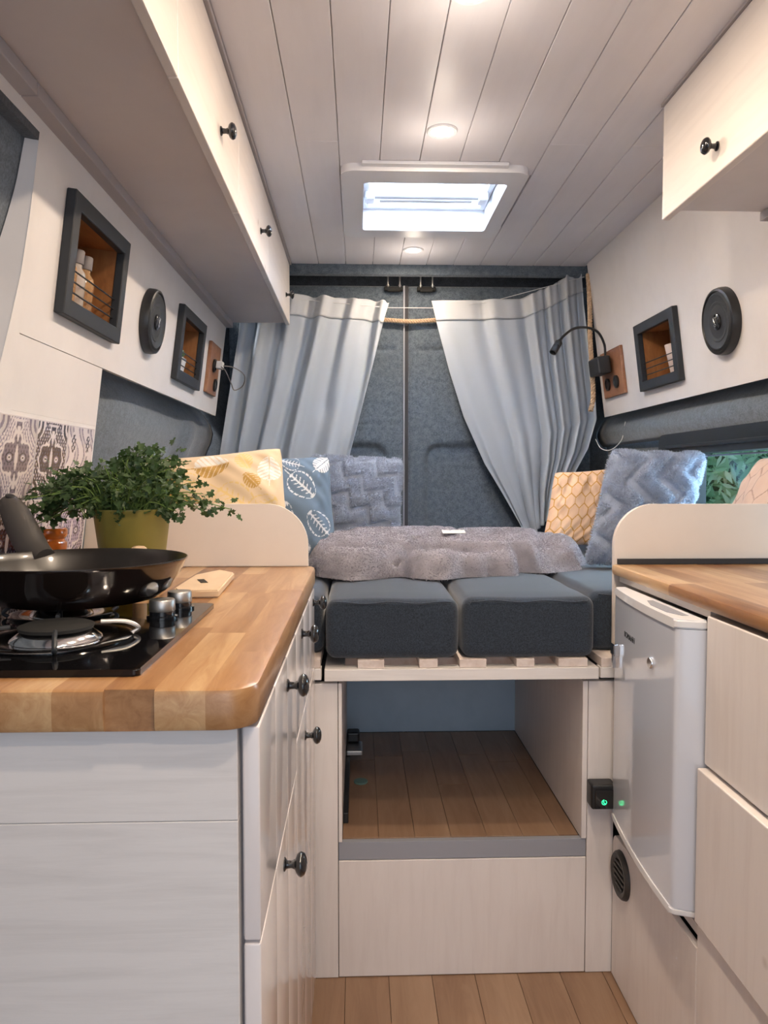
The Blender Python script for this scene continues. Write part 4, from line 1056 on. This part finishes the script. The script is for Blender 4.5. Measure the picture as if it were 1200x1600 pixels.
def pillow(name, label, M, w, h, T, colf, mat, n=120, fur=False, seed=1, reliefs=None, group='pillows on the bed', crumple=.004, tuftN=15000, shear=0):
    g = np.linspace(-1, 1, n); g = np.sign(g)*(1-(1-np.abs(g))**1.25)
    S_, T_ = np.meshgrid(g, g, indexing='ij')
    X = w/2*S_*(1-.055*(1-T_**2)) ; Y = h/2*T_*(1-.055*(1-S_**2))
    cr = 1-.045*np.abs(S_*T_)**6; X = X*cr; Y = Y*cr; X = X + shear*Y
    r_ = np.random.default_rng(seed); a1, a2, a3, a4 = r_.uniform(0, 6, 4)
    wr = crumple*(np.sin(7*S_+a1+2*np.sin(3*T_))*np.sin(5*T_+a2)+.5*np.sin(13*S_*T_+a3))
    ed = np.exp(-((1-np.maximum(abs(S_), abs(T_)))/.25)); wr = wr + crumple*1.1*ed*(1-ed)*3*np.sin(17*S_+5*T_*T_+a4)*np.sin(14*T_+3*S_*S_+a1)
    Z = T/2*lens(S_, T_)
    sides = []
    rel = reliefs((X-shear*Y)/(w/2), Y/(h/2)) if reliefs else 0
    edge = 1-np.maximum(abs(S_), abs(T_))**12
    for sg in (1, -1):
        sides.append(np.stack([X if sg > 0 else X, Y, sg*(Z + (wr+rel*1.0)*edge)], -1))
    o = thing(name, label, 'pillow', mat=M, group=group) if fur else None
    V, F, Cc = [], [], []; off = 0; idx = np.arange(n*n).reshape(n, n)
    quad = np.stack([idx[:-1, :-1], idx[1:, :-1], idx[1:, 1:], idx[:-1, 1:]], -1).reshape(-1, 4)
    c = colf((X-shear*Y)/(w/2), Y/(h/2))
    for q, P in enumerate(sides):
        V.append(P.reshape(-1, 3)); F.append((quad if q == 0 else quad[:, ::-1])+off); Cc.append(c.reshape(-1, 3)); off += n*n
    me = np_mesh(name, np.concatenate(V), np.concatenate(F), np.concatenate(Cc))
    if fur:
        meobj('cover', me, mat, o, smooth='all', world=False)
        P = sides[0]; L = (.003 + .0055*np.clip((rel/.011 if reliefs else 1), 0, 1)) if reliefs else .009
        V1, F1, C1 = tufts(P, normals(P), c, L*np.ones((n, n)), .0011, tuftN, seed)
        V2, F2, C2 = tufts(sides[1], -normals(sides[1]), c, .009, .0013, tuftN//4, seed+5)
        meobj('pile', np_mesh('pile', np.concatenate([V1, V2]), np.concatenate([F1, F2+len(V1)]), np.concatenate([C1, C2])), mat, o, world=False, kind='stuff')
        return o
    ob = meobj(name, me, mat, None, smooth='all'); ob.matrix_basis = M
    return tag(ob, label, 'pillow', group)
def leafprint(bg, leaves):
    def f(X, Y):
        col = np.broadcast_to(np.array(bg), X.shape+(3,)).copy()
        for cx, cy, r_, ang, c_in, style in leaves:
            ca, sa = math.cos(ang), math.sin(ang); a = ((X-cx)*ca+(Y-cy)*sa)/r_; b = (-(X-cx)*sa+(Y-cy)*ca)/r_
            width = .80*np.sqrt(np.clip(1-a*a, 0, 1))*(1+.25*(-a)); ins = (np.abs(b) < width) & (np.abs(a) < 1)
            slit = (np.mod((a+.55*np.abs(b))*3.4, 1) < .26) & (np.abs(b) > .34*width+.05)
            vein = (np.abs(b) < .035) | ((np.abs(np.mod((a+.55*np.abs(b))*3.4+.37, 1)-.5) < .07) & (style > 0))
            m = ins & ~slit & ~vein
            if style == 2:
                edge_ = ins & ~slit; inner = (np.abs(b) < width*.86) & (np.abs(a) < .9); m = edge_ & (~inner | ((np.abs(np.mod((a+.55*np.abs(b))*3.4+.37, 1)-.5) < .12)) | (np.abs(b) < .06))
            col[m] = c_in
            if style == 1: col[m & (b > 0)] = (.80, .77, .72)
            st = (np.abs(b) < .03) & (a < -.9) & (a > -1.5); col[st] = c_in
        return col
    return f
GOLD = (.50, .29, .07); GOLD2 = (.72, .52, .22)
rr = random.Random(4)
ylw = leafprint((.72, .55, .36), [(-.68, .42, .24, .5, GOLD, 0), (-.38, .05, .25, 2.6, GOLD, 1), (.30, .12, .30, -.7, GOLD2, 2), (.0, .72, .24, .1, GOLD, 1), (.78, .60, .20, 1.5, (.8, .78, .74), 1), (-.05, -.52, .24, .2, GOLD, 1), (.72, -.45, .25, 2.9, GOLD, 1), (-.72, -.40, .26, -.9, GOLD2, 2), (.35, -.62, .2, 1.0, GOLD2, 2), (-.75, .85, .16, 2.2, (.82, .80, .76), 0), (.45, .75, .15, -1.2, GOLD2, 0), (.66, .02, .20, .4, GOLD2, 2), (-.30, .48, .17, -.4, GOLD2, 2), (.52, .42, .14, 2.2, GOLD, 0)])
blu = leafprint((.115, .165, .225), [(-.45, .55, .26, .3, (.72, .72, .72), 1), (.35, .35, .30, -.8, (.70, .72, .74), 2), (-.1, -.25, .32, 1.2, (.72, .73, .75), 2), (.6, -.35, .26, 2.3, (.66, .68, .72), 2), (-.7, -.5, .24, .2, (.72, .73, .75), 1), (.15, .82, .2, 2.8, (.7, .71, .72), 2), (-.65, .05, .18, 1.9, (.06, .07, .09), 1), (.2, -.8, .24, .0, (.72, .72, .74), 2), (.8, .8, .2, .7, (.7, .7, .72), 0)])
def honey(bg, line, s=5.2, thr=.11):
    def f(X, Y):
        col = np.broadcast_to(np.array(bg), X.shape+(3,)).copy()
        x = X*s; y = Y*s*1.05; best = np.full(X.shape, 9.); sec = np.full(X.shape, 9.)
        for dx in (-1, 0, 1):
            for dy in (-1, 0, 1):
                j = np.floor(y/.86)+dy; cx = np.floor(x)+dx+.5*(np.mod(j, 2)); cy = (j+.5)*.86
                d = np.abs(x-cx)**1.7*1.15+np.abs((y-cy)*1.0)**1.7; n_ = np.minimum(best, d); sec = np.where(d < best, best, np.minimum(sec, d)); best = n_
        col[(sec-best) < thr] = line
        return col
    return f
def chevron(freq, amp, ph=0, rot=0, per=1.9):
    def f(X, Y):
        ca, sa = math.cos(rot), math.sin(rot); U = X*ca+Y*sa; V = -X*sa+Y*ca
        z = np.abs(np.mod(V*per+ph, 1)-.5)*2
        w_ = np.mod(U*freq + z*amp, 1)
        return .011*(sstep(.0, .12, w_)-sstep(.60, .74, w_))
    return f
def chevcol(fr):
    def f(X, Y):
        q = fr(X, Y)/.011; base = np.array([.60, .60, .64]); hi = np.array([.92, .92, .94])
        return base*(.80+.10*q[..., None])*0 + (hi*(1-q[..., None]) + np.array([.86, .86, .89])*q[..., None])
    return f
def PM(c, X, Y): return frame_mat(c, X, Y)
pillow('pillow', 'yellow pillow printed with golden monstera leaves behind the parsley', PM((-.345, 1.86, 1.010), (1, .10, .10), (-.08, .25, 1)), .35, .31, .11, ylw, PRINT, 210, seed=3)
pillow('pillow', 'dark blue pillow printed with white monstera leaves', PM((-.215, 2.16, 1.010), (1, .25, .02), (0, .30, 1)), .30, .31, .10, blu, PRINT, 200, seed=8)
c1 = chevron(2.1, .62, .15, math.radians(55))
pillow('pillow', 'grey fluffy pillow with zigzag ribs leaning on the left rear door', PM((-.010, 2.50, 1.025), (1, .02, -.05), (-.02, .28, 1)), .315, .300, .12, chevcol(c1), FURG, 170, True, 11, c1, tuftN=30000)
pillow('pillow', 'small orange honeycomb pillow below the right curtain', PM((.725, 2.50, .995), (1, .05, .06), (.0, .25, 1)), .190, .26, .08, honey((.84, .54, .34), (.60, .27, .04), 2.9, .10), PRINT, 200, seed=6, shear=.30)
c2 = chevron(1.7, .75, .4, math.radians(8), 1.3)
pillow('pillow', 'large grey fluffy pillow with zigzag ribs leaning by the side window', PM((.795, 2.06, 1.015), (1, -.05, -.03), (.05, .22, 1)), .270, .330, .11, chevcol(c2), FURG, 180, True, 14, c2, tuftN=36000, shear=.24)
pillow('pillow', 'pale honeycomb pillow at the right edge of the photo', PM((.965, 1.775, .990), (.10, -.99, .05), (.22, .0, 1)), .22, .33, .11, honey((.66, .50, .42), (.40, .27, .22), 2.4, .06), PRINT, 160, seed=16, shear=.35)

# ------------------------------------------------------------------ throw blanket
nb, nr = 300, 130
TH = np.linspace(0, 2*np.pi, nb); RH = np.linspace(0, 1, nr)
TT, RR = np.meshgrid(TH, RH, indexing='ij')
# outline control radii towards angles (0 = right, 90 = towards the doors)
ang = np.radians([-180, -165, -140, -120, -100, -85, -70, -50, -30, -10, 10, 35, 60, 90, 120, 150, 165, 180])
rad = np.array([.33, .38, .42, .43, .385, .37, .33, .35, .44, .46, .43, .42, .40, .33, .28, .28, .30, .33])*1.0
tw = (TT+np.pi) % (2*np.pi)-np.pi
R0 = np.interp(tw, ang, rad) + .014*np.sin(5*TT+.6)+.011*np.sin(11*TT+1)+.006*np.sin(23*TT) - .055*np.exp(-((tw+1.88)/.10)**2) - .03*np.exp(-((tw+.86)/.08)**2)
bx, by = .215, 2.235
X = bx+R0*RR*np.cos(TT); Y = by+R0*RR*np.sin(TT)
edge = (1-RR**7)
ridges = [([(-.22, 2.03), (-.08, 1.95), (.045, 1.915)], .055, .068), ([(.03, 2.06), (.085, 1.99)], .035, .075), ([(.155, 1.915), (.27, 1.905), (.40, 1.955)], .048, .062),
          ([(.20, 2.06), (.33, 2.03), (.44, 2.00)], .040, .082), ([(-.10, 2.15), (.03, 2.16), (.14, 2.13)], .050, .092), ([(.455, 2.02), (.53, 2.04), (.59, 2.12)], .042, .052),
          ([(.30, 2.16), (.42, 2.14), (.50, 2.13)], .040, .082), ([(.52, 2.36), (.60, 2.28), (.62, 2.20)], .060, .074), ([(.0, 2.30), (.15, 2.31), (.27, 2.29)], .060, .094), ([(.33, 2.34), (.44, 2.34), (.50, 2.26)], .055, .090)]
H = np.zeros_like(X); wx = X + .010*np.sin(23*Y+2)+.006*np.sin(41*X+9*Y); wy = Y + .012*np.sin(19*X+1)+.006*np.sin(37*Y)
acc = np.full_like(X, 1e-6)
for pl_, r0, h0 in ridges:
    d = np.full_like(X, 9.)
    for (ax, ay), (bx2, by2) in zip(pl_, pl_[1:]):
        L2 = (bx2-ax)**2+(by2-ay)**2; t_ = np.clip(((wx-ax)*(bx2-ax)+(wy-ay)*(by2-ay))/L2, 0, 1); d = np.minimum(d, np.hypot(wx-ax-t_*(bx2-ax), wy-ay-t_*(by2-ay)))
    h_ = h0*np.clip(1-(d/(r0*1.15))**2, 0, 1)**.5
    acc += np.exp(h_*260)-1
H = np.log(acc-1e-6+1)/260 + .010 + .0035*np.sin(70*X+20*np.sin(12*Y))*np.sin(55*Y)
Z = .842 + np.maximum(H, .024)*np.sqrt(np.clip(1-(np.clip(RR-.88, 0, 1)/.12)**2, 0, 1))
P = np.stack([X, Y, Z], -1); P[:, -1, 2] = .8445
bt = thing('throw_blanket', 'grey fluffy blanket crumpled across the bed cushions', 'blanket', (bx, by, .845))
cc = np.ones(P.shape)*np.array([.82, .80, .82])
meobj('blanket_body', grid_mesh('blanket', P, cc), FURB, bt, smooth='all')
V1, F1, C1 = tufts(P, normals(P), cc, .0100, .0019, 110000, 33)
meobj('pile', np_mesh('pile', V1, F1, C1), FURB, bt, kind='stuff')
obj('care_label', B(-.035, .035, -.012, .012, 0, .001, M=Matrix.Translation((.285, 2.25, .935)) @ Matrix.Rotation(.1, 4, 'Z') @ Matrix.Rotation(.35, 4, 'X')), LABELW, bt, label='white sewn-in label')

# ------------------------------------------------------------------ right side: fridge, drawers, panels
t = thing('mini_fridge', 'small white fridge with bowed door under the right worktop', 'fridge', (.75, 1.37, .345))
obj('body', B(.572, .96, 1.205, 1.590, .345, .842, .004), FRIDGET, t)
Yn, Yf = 1.200, 1.582
def bx_(y):
    q = (Yf-.004-y)/(Yf-.004-1.222); return .546 - .0235*q - .009*4*q*(1-q)*.8
def bow(dx=0, nn=18):
    pts = [(.5700, Yf), (.5540-dx, Yf)]
    for i in range(nn+1):
        y = Yf-.004 - i/nn*(Yf-.004-1.222); pts.append((bx_(y)-dx, y))
    x_, y_ = pts[-1]
    for i in range(1, 5):
        a = i/4*math.radians(70); pts.append((x_+.010*(1-math.cos(a)), y_-.011*math.sin(a)))
    pts.append((.5600, Yn)); pts.append((.5700, Yn))
    return pts
bm = prism(bmesh.new(), bow(nn=40), 'z', .3805, .850); fd = obj('door', bm, FRIDGE, t, smooth=True)
bm = prism(bmesh.new(), bow(dx=.002), 'z', .8505, .866, bev=.003); obj('top_trim', bm, FRIDGET, fd, smooth=True)
bm = prism(bmesh.new(), bow(dx=.002), 'z', .3675, .3800, bev=.003); obj('bottom_trim', bm, FRIDGET, fd, smooth=True)
bm = prism(bmesh.new(), [(.545, 1.245), (.532, 1.28), (.532, 1.35), (.545, 1.40), (.556, 1.40), (.556, 1.245)], 'z', .8662, .8668); obj('grip_recess', bm, STRIP, t)
bm = lathe(bmesh.new(), [(.010, 0), (.0105, .003), (.0095, .005), (.009, .0055), (0, .0055)], 28, Matrix.Translation((bx_(1.318), 1.318, .768)) @ rot_to((-1, 0, 0))); obj('door_button', bm, CHROME, t, smooth=True)
bm = B(.5285, .540, 1.532, 1.556, .728, .752, .002); box(bm, .531, .538, 1.546, 1.554, .70, .73, .001); obj('door_catch', bm, CHROME, t)
# dark lettering on the door, read from the aisle
cu = bpy.data.curves.new('lettering', 'FONT'); cu.body = 'BOMANN'; cu.size = .0165; cu.extrude = .0003; cu.align_x = 'CENTER'; cu.space_character = 1.05
tmp = bpy.data.objects.new('tmp_text', cu); C.objects.link(tmp); bpy.context.view_layer.update()
me = bpy.data.meshes.new_from_object(tmp.evaluated_get(bpy.context.evaluated_depsgraph_get())); bpy.data.objects.remove(tmp)
sx = .5200
for v in me.vertices:
    yy = 1.452 - v.co.x; v.co = Vector((bx_(yy)-.0004-v.co.z, yy, .780+v.co.y))
meobj('lettering', me, BLACKF, t)

k = thing('drawer_cabinet', 'white drawer cabinet at the right edge under the worktop', 'cabinet', (.75, .75, 0))
bm = bmesh.new(); box(bm, .588, .97, .32, 1.188, .002, .8830); obj('body', bm, DARKGAP, k)
obj('drawer', B(.5620, .5875, .42, 1.191, .6330, .8760, .002), WHITE, k)
obj('drawer', B(.5510, .5875, .42, 1.192, .3700, .6265, .002), WHITE, k)
obj('kick_board', B(.5585, .5700, .33, 1.1955, .0020, .3660, .0006), WHITE, k)
pl = thing('fridge_plinth', 'white plinth panel with round vent below the fridge', 'panel', (.565, 1.38, 0))
pts = [(1.197, .002), (1.608, .002), (1.608, .300)] + [(1.608-.02*(1-math.cos(a)), .300+.02*math.sin(a)) for a in np.linspace(0, math.pi/2, 6)][1:] + [(1.197, .3200)]
obj('panel', prism(bmesh.new(), pts, 'x', .5585, .5700, bev=.0012), WHITE, pl, smooth=True)
obj('shelf', B(.5720, .96, 1.200, 1.606, .325, .342, .001), WHITE, pl)
obj('back_panel', B(.940, .955, 1.200, 1.606, .002, .3245), DARKGAP, pl)
M = Matrix.Translation((.5583, 1.548, .255)) @ rot_to((-1, 0, 0))
v = thing('air_vent', 'round dark vent with slots in the plinth below the fridge', 'vent', (.558, 1.548, .255))
obj('vent_ring', lathe(bmesh.new(), [(.031, .004), (.036, .009), (.044, .010), (.0485, .006), (.050, 0), (.030, 0)], 40, M), plain('dark_grey_plastic', (.035, .033, .032), .5), v, smooth=True)
obj('vent_disc', lathe(bmesh.new(), [(0, .0015), (.0315, .0015), (.0315, .0003), (0, .0003)], 32, M), BLACK, v)
for q in range(5):
    z = .255-.024+q*.012; hw = math.sqrt(max(0, .032**2-(z-.255)**2))
    obj('slat', B(.5495, .5555, 1.548-hw, 1.548+hw, z-.0026, z+.0026, .001, M=None), MATS['dark_grey_plastic'], v)
# rail above the fridge and power point
tag(obj('fridge_rail', B(.574, .592, 1.205, 1.635, .8690, .8835, .001), WHITE_Y), 'white rail between the fridge and the right worktop', 'rail')
bpy.data.objects['fridge_rail'].location.z = 0
s = thing('power_socket', 'small black power box with glowing green symbol on the bed base', 'socket', (.526, 1.59, .39))
obj('housing', B(.4990, .5530, 1.572, 1.6115, .386, .440, .005, 3), BLACK, s)
obj('face', B(.5060, .5500, 1.5695, 1.5718, .389, .430, .001), BLACKG, s)
bm = bmesh.new(); c0 = Vector((.525, 1.5690, .4035))
tube(bm, [c0+Vector((.0050*math.cos(a), 0, .0050*math.sin(a))) for a in np.linspace(math.radians(120), math.radians(420), 20)], .0008, 5)
tube(bm, [c0+Vector((-.001, 0, .006)), c0+Vector((-.001, 0, -.001)), c0+Vector((.003, 0, -.0035))], .0010, 5)
obj('symbol', bm, LEDM, s)
#area('socket_glow', (.531, 1.566, .4035), (math.radians(-90), 0, 0), .008, (.1, 1, .4), .01)
